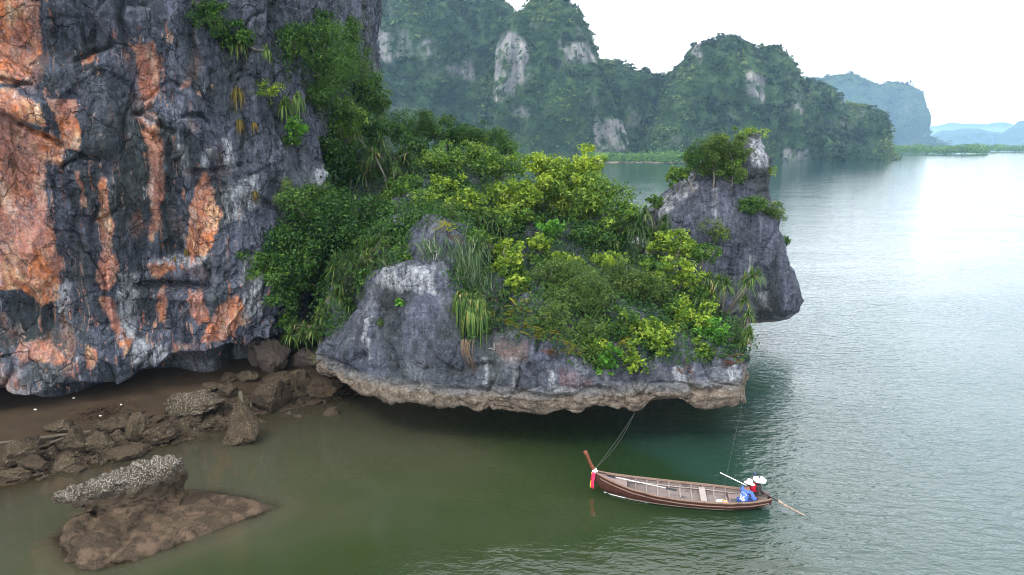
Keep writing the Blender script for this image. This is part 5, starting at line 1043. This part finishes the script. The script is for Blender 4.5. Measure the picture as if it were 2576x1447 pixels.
# ================================================================== THE LONGTAIL BOAT
BOAT = np.array([3.62, 27.55, 0.]); HEAD = math.atan2(-1.3, 7.15); LB = 7.35
Bx = [0, .35, .8, 1.6, 2.6, 3.6, 4.6, 5.6, 6.5, 7.1, 7.35]; Bb = [.05, .19, .35, .58, .74, .80, .80, .73, .56, .35, .23]; Bs = [.98, .85, .73, .57, .46, .40, .385, .39, .43, .47, .50]; Bk = [.55, .12, -.05, -.18, -.24, -.25, -.24, -.2, -.08, .08, .2]
bw = lambda x: float(np.interp(x, Bx, Bb)); bs = lambda x: float(np.interp(x, Bx, Bs)); bk = lambda x: float(np.interp(x, Bx, Bk))
def wood(name, a, b, rough=.7, sc=(1.2, 14, 14)):
    n = NT(name); g = n.noise(3., 6, .65, n.mapv(sc)); d = n.noise(2.2, 5, .6); c = n.mix(g, a, b); c = n.mix(n.maprange(d, .55, .75), c, tuple(q * .55 for q in a)); return n.surf(n.pr(c, rough, n.bump(g, .5, .01), .3))
W_OUT = wood('dark_red_hull_wood', (.030, .011, .008), (.085, .032, .022), .45); W_IN = wood('grey_weathered_planks', (.10, .078, .072), (.25, .205, .185)); W_RIB = wood('pale_rib_wood', (.20, .165, .15), (.40, .34, .31)); W_RAIL = wood('brown_gunwale_wood', (.085, .05, .036), (.24, .155, .112), .6); W_DECK = wood('mauve_grey_deck_wood', (.13, .095, .09), (.28, .21, .19)); W_STEM = wood('varnished_red_wood', (.09, .022, .012), (.20, .06, .03), .4, (14, 14, 2))
P_WHITE = simple('white_paint', (.78, .78, .76), .5, .08); P_BLACK = simple('black_rubber', (.02, .02, .022), .5)
boat = empty('longtail_boat', BOAT, HEAD); tag(boat, 'narrow dark red wooden longtail boat moored on green water', 'boat')
NX = 60; xs_ = np.linspace(0, LB, NX)
def section(x, off, kz):
    b = max(bw(x) - off, .012); s = bs(x) - (0 if off == 0 else .03); k = bk(x) + kz; pts = []
    for t in np.linspace(0, 1, 9): pts.append((b * (math.sin(t * math.pi / 2) ** .8), k + (s - k) * t ** 1.7))
    return [(-y, z) for y, z in pts[::-1]] + pts[1:]
def shell(off, kz, x0=0., x1=LB, nx=NX):
    m = MB(); v = []; sec = None
    for x in np.linspace(x0, x1, nx): sec = section(x, off, kz); v += [(x, y, z) for y, z in sec]
    k = len(sec); f = [(i*k+j, i*k+j+1, (i+1)*k+j+1, (i+1)*k+j) for i in range(nx - 1) for j in range(k - 1)]; m.add(v, f); return m, k
m, k = shell(0, 0); m.f.append(tuple(range((NX - 1) * k, NX * k))); hull = m.build('hull', W_OUT, boat, True)
m, k = shell(.045, .06, .12, LB - .05); m.build('inner_planking', W_IN, boat, True)
m = MB(); v = []
for x in np.linspace(.9, LB - .15, 40): b_ = bw(x) * .92; v += [(x, -b_, .022 + (0 if x < 6.6 else 0)), ]
for s in (-1, 1):
    m = MB(); m.tube([(x, s * (bw(x) + .012), bs(x) + .012) for x in np.linspace(.05, LB, 40)], .042, 6); m.build('gunwale', W_RAIL, boat, True)
    m = MB(); m.tube([(x, s * (bw(x) * .985 + .014), bs(x) - .15) for x in np.linspace(.25, LB - .1, 40)], .026, 6); m.build('rubbing_strake', W_RAIL, boat, True)
    m = MB(); m.tube([(x, s * (bw(x) - .115), bs(x) - .17) for x in np.linspace(1.35, 6.1, 30)], .026, 5); m.build('stringer', W_RIB, boat, True)
    m = MB(); m.tube([(x, s * (bw(x) - .06), bs(x) + .0) for x in np.linspace(.5, 6.9, 34)], .030, 5); m.build('inwale', W_RAIL, boat, True)
# white painted waterline stripe
m = MB(); v = []
for s in (-1, 1):
    pts = []
    for x in np.linspace(.42, 2.3, 24):
        sec = section(x, 0, 0); zs = np.array([q[1] for q in sec[8:]]); yb = np.array([q[0] for q in sec[8:]]); zt_ = -.02 + .0 * x; 
        pts.append((x, s * (float(np.interp(.035, zs, yb)) + .008), .035))
    mm = MB(); mm.tube(pts, .016, 5); mm.build('waterline_stripe', P_WHITE, boat, True)
# floor boards, ribs, stringers
def rib(x, w=.05, dz=.055):
    sec = [q for q in section(x, .06, .06)]; m = MB(); pts = [(x, y * .985, max(z, .085) + .02) for y, z in sec]
    m.tube(pts, w * .55, 4); return m
for i, x in enumerate(np.linspace(1.78, 5.62, 9)): rib(x, .062).build('rib', W_RIB, boat)
def bulkhead(x, zt_):
    sec = section(x, .05, .05); m = MB(); top = [(y, min(z, zt_)) for y, z in sec]; kk_ = len(top); m.add([(x - .02, y, z) for y, z in top] + [(x + .02, y, z) for y, z in top], [tuple(range(kk_)), tuple(range(kk_, 2 * kk_))[::-1]] + [(i, kk_ + i, kk_ + i + 1, i + 1) for i in range(kk_ - 1)] + [(kk_ - 1, 2 * kk_ - 1, kk_, 0)]); return m
bulkhead(1.38, .51).build('bulkhead', W_DECK, boat); bulkhead(5.72, .22).build('bulkhead', W_DECK, boat)
# decks of planks laid lengthwise
def deck(x0, x1, z0, z1, npl, name):
    for j in range(npl):
        m = MB(); v = []
        for x in np.linspace(x0, x1, 9):
            b_ = bw(x) - .07; t = (x - x0) / (x1 - x0); z = z0 * (1 - t) + z1 * t; ya, yb = -b_ + 2 * b_ * j / npl + .004, -b_ + 2 * b_ * (j + 1) / npl - .004
            v += [(x, ya, z), (x, yb, z), (x, yb, z - .03), (x, ya, z - .03)]
        f = [(i*4+a, i*4+(a+1) % 4, (i+1)*4+(a+1) % 4, (i+1)*4+a) for i in range(8) for a in range(4)] + [(0, 1, 2, 3), (35, 34, 33, 32)]; m.add(v, f); m.build(name, W_DECK, boat)
def floor(npl):
    for j in range(npl):
        m = MB(); v = []
        for x in np.linspace(1.36, 5.76, 11):
            b_ = bw(x) - .085; ya, yb = -b_ + 2 * b_ * j / npl + .005, -b_ + 2 * b_ * (j + 1) / npl - .005; z = .075
            v += [(x, ya, z), (x, yb, z), (x, yb, z - .025), (x, ya, z - .025)]
        f = [(i*4+a, i*4+(a+1) % 4, (i+1)*4+(a+1) % 4, (i+1)*4+a) for i in range(10) for a in range(4)] + [(0, 1, 2, 3), (43, 42, 41, 40)]; m.add(v, f); m.build('floor_plank', W_IN, boat)
floor(8)
deck(.22, 1.40, .80, .55, 6, 'bow_deck_plank'); deck(5.70, 7.25, .18, .34, 7, 'stern_deck_plank')
m = MB(); m.box((4.62, 0, .29), (.26, 2 * bw(4.6) - .16, .03)); m.build('thwart', W_RIB, boat, False, .006)
m = MB(); m.box((5.98, -.18, .235), (.42, .42, .035)); m.build('hatch', simple('dark_hatch_board', (.07, .065, .065), .7), boat, False, .008)
# tall raked stem post
m = MB(); P_ = [(.22, 0, .72), (.02, 0, .98), (-.15, 0, 1.24), (-.27, 0, 1.50), (-.36, 0, 1.72), (-.46, 0, 1.90)]; m.tube(P_, [.10, .095, .075, .065, .075, .095], 8, True, .55); m.build('stem_post', W_STEM, boat, True)
m = MB(); m.box((.18, 0, .83), (.34, .12, .06)); m.build('stem_block', W_DECK, boat, False, .01)
m = MB(); m.box((7.34, 0, .35), (.06, .44, .28)); m.build('transom', W_OUT, boat, False, .01)
def onboat(p): c_, s_ = math.cos(HEAD), math.sin(HEAD); return np.array([BOAT[0] + p[0] * c_ - p[1] * s_, BOAT[1] + p[0] * s_ + p[1] * c_, BOAT[2] + p[2]])
# garland of cloth ribbons round the stem
gl_ = empty('ribbon_garland', onboat((.0, 0, 1.0)), HEAD); tag(gl_, 'white cloth and pink ribbons tied round the bow post', 'garland')
m = MB(); Mr = Vector((-.5, 0, .85)).to_track_quat('Z', 'Y').to_matrix(); m.lathe([(.085, -.09), (.115, -.06), (.105, 0), (.12, .05), (.09, .09)], 14, (0, 0, 0), Mr); m.build('cloth_wrap', simple('white_cloth', (.78, .72, .70), .8, .12, 20., bump=.02), gl_, True)
P_PINK = simple('pink_red_ribbon', (.72, .03, .10), .6, .25, 14.); P_RYEL = simple('yellow_ribbon', (.75, .55, .05), .6); P_RED = simple('dark_red_ribbon', (.42, .01, .04), .6)
def ribbon(x, y, l, w, mt, ph, nm='ribbon'):
    m = MB(); v = []
    for i in range(9):
        t = i / 8; sw = .03 * math.sin(ph + t * 5); v += [(x + sw - w / 2 * (1 - .2 * t), y - .02 * t, -.02 - l * t), (x + sw + w / 2 * (1 - .2 * t), y + .025 * math.sin(ph * 2 + t * 4) - .02 * t, -.02 - l * t)]
    m.add(v, [(2*i, 2*i+1, 2*i+3, 2*i+2) for i in range(8)]); o = m.build(nm, mt, gl_, True); so = o.modifiers.new('solid', 'SOLIDIFY'); so.thickness = .006
for a in [(-.08, -.11, .72, .07, P_PINK, 0.), (-.03, -.12, .76, .08, P_PINK, 1.2), (-.11, -.10, .66, .06, P_RED, 2.), (-.055, -.13, .70, .06, P_PINK, 3.1), (-.145, -.10, .74, .03, P_RYEL, .5)]: ribbon(*a)
# paddle pole with dark blades lying along the deck
def rod(m, a, b, r, n=8): m.tube([a, b], r, n)
pd = empty('paddle', onboat((1.1, .05, .64))); pd.rotation_euler = (0, 0, HEAD); tag(pd, 'double bladed paddle with white shaft lying from bow deck into the boat', 'paddle')
m = MB(); rod(m, (-.2, .12, .06), (1.95, -.12, -.12), .016); m.build('shaft', P_WHITE, pd, True)
for c_, s in (((-.42, .145, .075), -1), ((2.18, -.145, -.145), 1)):
    m = MB(); m.box(c_, (.46, .17, .02), Matrix.Rotation(-.11, 3, 'Z') @ Matrix.Rotation(.083, 3, 'Y')); m.build('blade', P_BLACK, pd, False, .01)
# canister, scoop, rope coil
cn = empty('canister', onboat((5.38, -.40, .09)), HEAD); tag(cn, 'cream and tan plastic canister lying in the boat before the stern deck', 'canister')
Mc = Matrix.Rotation(R(80), 3, 'Y') @ Matrix.Rotation(.4, 3, 'X'); m = MB(); m.lathe([(.12, -.24), (.14, -.22), (.14, .02)], 16, (0, 0, .14), Mc); m.build('body', simple('cream_plastic', (.72, .66, .50), .4), cn, True)
m = MB(); m.lathe([(.141, .02), (.142, .17), (.10, .22), (.05, .23), (.05, .27)], 16, (0, 0, .14), Mc); m.build('cap_end', simple('tan_plastic', (.42, .30, .10), .4), cn, True)
m = MB(); Lc = []
for i in range(60): a = i * .42; Lc.append((math.cos(a) * (.10 + .07 * (i % 15) / 15), math.sin(a) * (.10 + .07 * (i % 15) / 15), .02 + .0012 * i))
m.tube(Lc, .013, 5); o = m.build('rope_coil', simple('grey_rope', (.22, .2, .18), .9), None, True); o.location = onboat((2.08, -.40, .08)); tag(o, 'grey rope coil lying inside the boat near the bow deck', 'rope coil')
m = MB(); m.tube([(-.15, 0, .02), (.15, .12, .02), (.3, .1, .025)], [.05, .07, .03], 6); o = m.build('dark_rag', simple('dark_cloth', (.05, .045, .045), .9), None, True); o.location = onboat((2.75, -.42, .09)); tag(o, 'dark crumpled rag on the boat floor beside the third rib', 'rag')
m = MB(); m.tube([(0, 0, 0), (.04, .02, .2), (.1, .02, .32), (.2, 0, .26)], .02, 6); o = m.build('bailing_hook', P_BLACK, None, True); o.location = onboat((3.62, -.50, .08)); tag(o, 'small dark curved hook standing on the boat floor amidships', 'hook')
for y, mt, lb, L_ in ((-.70, simple('orange_tape', (.75, .22, .04), .5), 'orange strip lying along the near gunwale', .24), (-.655, simple('blue_tape', (.08, .2, .7), .5), 'blue strip tucked inside the near gunwale', .30)):
    m = MB(); m.box((0, 0, 0), (L_, .04, .03)); o = m.build('strip', mt, None, False, .005); o.location = onboat((5.45, y, .425 - (0 if y < -.68 else .01))); o.rotation_euler = (0, 0, HEAD + .12); tag(o, lb, 'strip')

# long shafted engine
en = empty('longtail_engine', onboat((6.84, .06, .34)), HEAD); tag(en, 'red and white longtail engine with long propeller shaft on the stern', 'engine')
P_ENG = simple('red_engine_paint', (.55, .012, .03), .35); P_STEEL = simple('worn_steel', (.30, .28, .26), .45, .3, 10., .5, .6); P_DKST = simple('dark_iron', (.05, .045, .045), .5, .3, 10., .4, .5); P_RUSTS = simple('rusty_pipe', (.30, .21, .15), .6, .35, 14.)
m = MB(); m.tube([(0, 0, -.28), (0, 0, .30)], [.05, .04], 8); m.box((0, 0, .22), (.24, .34, .05)); m.build('swivel_mount', P_DKST, en)
m = MB(); m.box((-.10, .06, .46), (.28, .26, .30)); m.lathe([(.03, -.08), (.155, -.07), (.165, .05), (.10, .08)], 18, (-.26, .03, .47), Matrix.Rotation(R(90), 3, 'Y')); m.build('engine_block', P_ENG, en, False, .03)
m = MB(); m.box((.06, .10, .80), (.46, .34, .20), Matrix.Rotation(.35, 3, 'Z') @ Matrix.Rotation(.15, 3, 'Y')); m.build('fuel_tank', P_WHITE, en, False, .05)
m = MB(); m.lathe([(.04, -.02), (.045, .02), (.02, .03)], 10, (.04, .10, .925)); m.build('fuel_cap', P_BLACK, en, True)
m = MB(); m.box((.02, .0, .50), (.22, .24, .26)); m.box((-.02, .24, .62), (.14, .1, .2)); m.build('crankcase', P_DKST, en, False, .02)
m = MB(); m.tube([(-.1, .27, .8), (-.12, .30, 1.0)], .05, 8); m.build('air_filter', simple('navy_plastic', (.02, .03, .09), .5), en, True)
m = MB(); m.tube([(-.3, .02, .46), (-.85, .26, .60), (-1.5, .54, .765)], [.022, .02, .02], 8); m.build('tiller', P_WHITE, en, True)
m = MB(); m.tube([(.05, 0, .40), (.55, -.12, .16), (.95, -.22, -.02)], .038, 8); m.build('shaft_housing', P_DKST, en, True)
m = MB(); m.tube([(.90, -.205, .0), (2.0, -.49, -.42), (2.6, -.65, -.62)], [.03, .024, .022], 8); m.build('propeller_shaft', P_RUSTS, en, True)
m = MB(); m.tube([(.80, -.18, .06), (.98, -.23, -.03)], .055, 10); m.tube([(1.05, -.245, -.07), (1.15, -.27, -.12)], .048, 10); m.build('shaft_collar', P_RUSTS, en, True)
m = MB(); cc = Vector((2.6, -.65, -.62))
for a in range(2):
    an = a * math.pi + .5; m.box(cc + Vector((0, math.cos(an) * .07, math.sin(an) * .07)), (.02, .07, .14), Matrix.Rotation(an, 3, 'X') @ Matrix.Rotation(.5, 3, 'Z'))
m.build('propeller', P_STEEL, en, False, .006)

# mooring lines
def rope(pa, pb, sag, r, label, col=(.055, .055, .048), double=False):
    pa, pb = np.array(pa), np.array(pb); m = MB()
    for o_ in ((0, 0, 0), (.10, .03, -.03)) if double else ((0, 0, 0),):
        pts = []
        for i in range(25):
            t = i / 24; p = pa * (1 - t) + pb * t; p[2] -= sag * 4 * t * (1 - t) * (1 if o_ == (0, 0, 0) else 1.7); p += np.array(o_) * math.sin(t * math.pi); pts.append(p)
        m.tube(pts, r, 5)
    return tag(m.build('mooring_rope', simple('rope_fibre', col, .9), None, True), label, 'rope')
def lip_point(px, py):
    kx, ky = proj(islet_V); sel = np.where((islet_V[:, 1] < 35) & (islet_V[:, 2] < 3.2))[0]; return islet_V[sel[np.argmin(np.hypot(kx[sel] - px, ky[sel] - py) + (islet_V[sel, 1] - 31) * 1.5)]]
h = lip_point(1600, 1040); rope(onboat((-.02, .05, 1.05)), h if h is not None else at_y(1602, 1044, 33.7), .12, .011, 'doubled dark mooring rope from the bow post up to the rock lip', double=True)
h = lip_point(1868, 1012); rope(onboat((5.55, .70, .42)), h if h is not None else at_y(1870, 1018, 34.6), .06, .007, 'thin rope from the stern up to the right end of the islet')

# ================================================================== THE BOATMAN
FACE = HEAD + R(38)                             # looks towards the engine, back to the camera
pr_ = empty('person', onboat((6.20, -.36, .24)), FACE - 0.); pr_.scale = (1.1, 1.1, 1.1); tag(pr_, 'seated boatman in a blue numbered shirt and cream sun hat', 'person')
# local frame: +x is where he faces, +y his left, z up; seat at z = 0
def skin(name, verts, edges, radii, root, mt, sub=2):
    me = bpy.data.meshes.new(name); me.from_pydata([tuple(v) for v in verts], edges, []); me.update(); o = link(name, me, mt, pr_)
    sm = o.modifiers.new('skin', 'SKIN'); sm.use_smooth_shade = True
    sl = me.skin_vertices[0] if me.skin_vertices else None
    if sl is None:
        bm = bmesh.new(); bm.from_mesh(me); bm.verts.layers.skin.verify(); bm.to_mesh(me); bm.free(); sl = me.skin_vertices[0]
    for k, r in enumerate(radii): sl.data[k].radius = (r, r) if np.isscalar(r) else r; sl.data[k].use_root = (k == root)
    su = o.modifiers.new('sub', 'SUBSURF'); su.levels = su.render_levels = sub; return o
J = {}; V = []; E = []; RD_ = []
def jn(nm, p, r, par=None):
    J[nm] = len(V); V.append(p); RD_.append(r)
    if par: E.append((J[par], J[nm]))
jn('pelvis', (0, 0, .11), (.15, .12)); jn('waist', (.05, 0, .27), (.14, .11), 'pelvis'); jn('chest', (.13, 0, .44), (.165, .12), 'waist'); jn('neck0', (.19, 0, .57), (.075, .07), 'chest'); jn('neck', (.23, 0, .63), (.052, .052), 'neck0')
jn('head1', (.26, 0, .70), (.078, .085), 'neck'); jn('head2', (.275, 0, .78), (.085, .095), 'head1'); jn('head3', (.28, 0, .845), (.06, .065), 'head2')
for s, nm in ((1, 'l'), (-1, 'r')):
    jn('sh' + nm, (.16, s * .185, .52), .062, 'neck0'); jn('el' + nm, (.24, s * .30, .28), .043, 'sh' + nm); jn('wr' + nm, (.46, s * .20, .24), .03, 'el' + nm); jn('pa' + nm, (.53, s * .18, .235), (.036, .022), 'wr' + nm)
    for f_i, (dy, ll) in enumerate(((-.03, .05), (-.01, .062), (.01, .058), (.03, .044))):
        jn('f%s%d' % (nm, f_i), (.565, s * .18 + dy, .235), .0095, 'pa' + nm); jn('g%s%d' % (nm, f_i), (.565 + ll * .7, s * .18 + dy * 1.1, .215), .009, 'f%s%d' % (nm, f_i)); jn('h%s%d' % (nm, f_i), (.565 + ll * .85, s * .18 + dy * 1.1, .185), .0075, 'g%s%d' % (nm, f_i))
    jn('th' + nm, (.525, s * .145, .225), .011, 'pa' + nm); jn('tt' + nm, (.56, s * .125, .205), .009, 'th' + nm)
    jn('hp' + nm, (.03, s * .10, .09), .092, 'pelvis'); jn('kn' + nm, (.42, s * .17, .20), .062, 'hp' + nm); jn('an' + nm, (.38, s * .14, -.14 + .20), .04, 'kn' + nm); jn('to' + nm, (.52, s * .15, .045), (.04, .028), 'an' + nm)
M_SKIN = simple('brown_skin', (.20, .10, .062), .55, .12, 12.)
M_SHIRT = simple('blue_shirt_cloth', (.07, .14, .42), .8, .22, 9., .2, bump=.01); M_PANTS = simple('navy_trousers', (.03, .06, .22), .85, .2, 9., .2); M_HAT = simple('cream_straw', (.74, .66, .52), .8, .10, 40., .2, bump=.01); M_HAIR = simple('black_hair', (.012, .010, .009), .6)
skin('body', V, E, RD_, J['pelvis'], M_SKIN)
def sub(names, grow, extra=()):
    idx = [J[q] for q in names]; mp = {j: i for i, j in enumerate(idx)}; v = [V[j] for j in idx]; e = [(mp[a], mp[b]) for a, b in E if a in mp and b in mp]; r = [tuple(np.atleast_1d(RD_[j]) * np.ones(2) + grow) for j in idx]; return v, e, r
v, e, r = sub(['pelvis', 'waist', 'chest', 'neck0', 'shl', 'ell', 'wrl', 'shr', 'elr', 'wrr'], .042); v[6] = tuple(np.array(v[5]) * .25 + np.array(v[6]) * .75); v[9] = tuple(np.array(v[8]) * .25 + np.array(v[9]) * .75); v[0] = (0, 0, .07); skin('shirt', v, e, r, 0, M_SHIRT)
v, e, r = sub(['pelvis', 'hpl', 'knl', 'anl', 'hpr', 'knr', 'anr'], .022); skin('trousers', v, e, r, 0, M_PANTS)
m = MB(); m.lathe([(.082, -.06), (.098, 0), (.09, .06), (.05, .10)], 14, (.262, 0, .76)); m.build('hair', M_HAIR, pr_, True)
m = MB(); m.tube([(.36, 0, .765), (.385, 0, .735), (.365, 0, .725)], [.012, .017, .01], 6); m.build('nose', M_SKIN, pr_, True)
for s in (-1, 1):
    m = MB(); m.tube([(.27, s * .092, .72), (.262, s * .104, .75), (.27, s * .096, .775)], [.012, .018, .012], 6); m.build('ear', M_SKIN, pr_, True)
    m = MB(); m.lathe([(.004, -.010), (.010, -.005), (.011, .005), (.004, .010)], 8, (.355, s * .034, .765)); m.build('eye', P_BLACK, pr_, True)
m = MB(); m.box((.362, 0, .700), (.012, .05, .010)); m.build('mouth', simple('lip', (.22, .07, .06), .5), pr_, False, .003)
ht = MB(); Mh = Matrix.Rotation(R(14), 3, 'Y'); ht.lathe([(.03, .155), (.085, .150), (.108, .11), (.112, .05), (.118, .035), (.205, .0), (.21, -.008), (.116, .022), (.100, .03)], 26, (.272, 0, .80), Mh); hat = ht.build('sun_hat', M_HAT, pr_, True)
m = MB(); m.lathe([(.115, .04), (.119, .045), (.117, .07), (.112, .07)], 26, (.272, 0, .80), Mh); m.build('hat_band', simple('hat_band', (.55, .47, .34), .8), hat, True)
# number on the back of the shirt, laid on the cloth
bpy.context.view_layer.update()
dg = bpy.context.evaluated_depsgraph_get(); sh_o = [o for o in pr_.children if o.name.startswith('shirt')][0]; ev = sh_o.evaluated_get(dg); sm_ = ev.to_mesh(); sb = BVHTree.FromPolygons([v.co[:] for v in sm_.vertices], [p.vertices[:] for p in sm_.polygons]); ev.to_mesh_clear()
def print_on_back(txt, yc, zc, size, name, mt):
    cu = bpy.data.curves.new(name, 'FONT'); cu.body = txt; cu.size = size; cu.align_x = 'CENTER'; cu.align_y = 'CENTER'; cu.offset = size * .018; to = bpy.data.objects.new(name, cu); COL.objects.link(to); bpy.context.view_layer.update()
    me = bpy.data.meshes.new_from_object(to.evaluated_get(bpy.context.evaluated_depsgraph_get())); bpy.data.objects.remove(to); bpy.data.curves.remove(cu)
    bm = bmesh.new(); bm.from_mesh(me); bmesh.ops.triangulate(bm, faces=bm.faces[:]); bmesh.ops.subdivide_edges(bm, edges=bm.edges[:], cuts=2, use_grid_fill=False)
    for v in bm.verts:
        y, z = yc - v.co.x, zc + v.co.y; h = sb.ray_cast(Vector((-.6, y, z)), Vector((1, 0, 0))); v.co = Vector(((h[0].x if h[0] else -.02) - .006, y, z))
    bm.normal_update(); bm.to_mesh(me); bm.free(); me.materials.clear(); return link(name, me, mt, sh_o)
M_NUM = simple('white_print', (.80, .80, .82), .7, .04)
print_on_back('36', .0, .27, .27, 'shirt_number', M_NUM)
m = MB(); pts = []
for a in np.linspace(-1, 1, 13):
    y = a * .15; z = .50 - .07 * abs(a) ** 2 - .02; h = sb.ray_cast(Vector((-.6, y, z)), Vector((1, 0, 0))); pts.append(((h[0].x if h[0] else .05) - .004, y, z))
m.tube(pts, .010, 5); m.build('shirt_piping', M_NUM, sh_o, True)
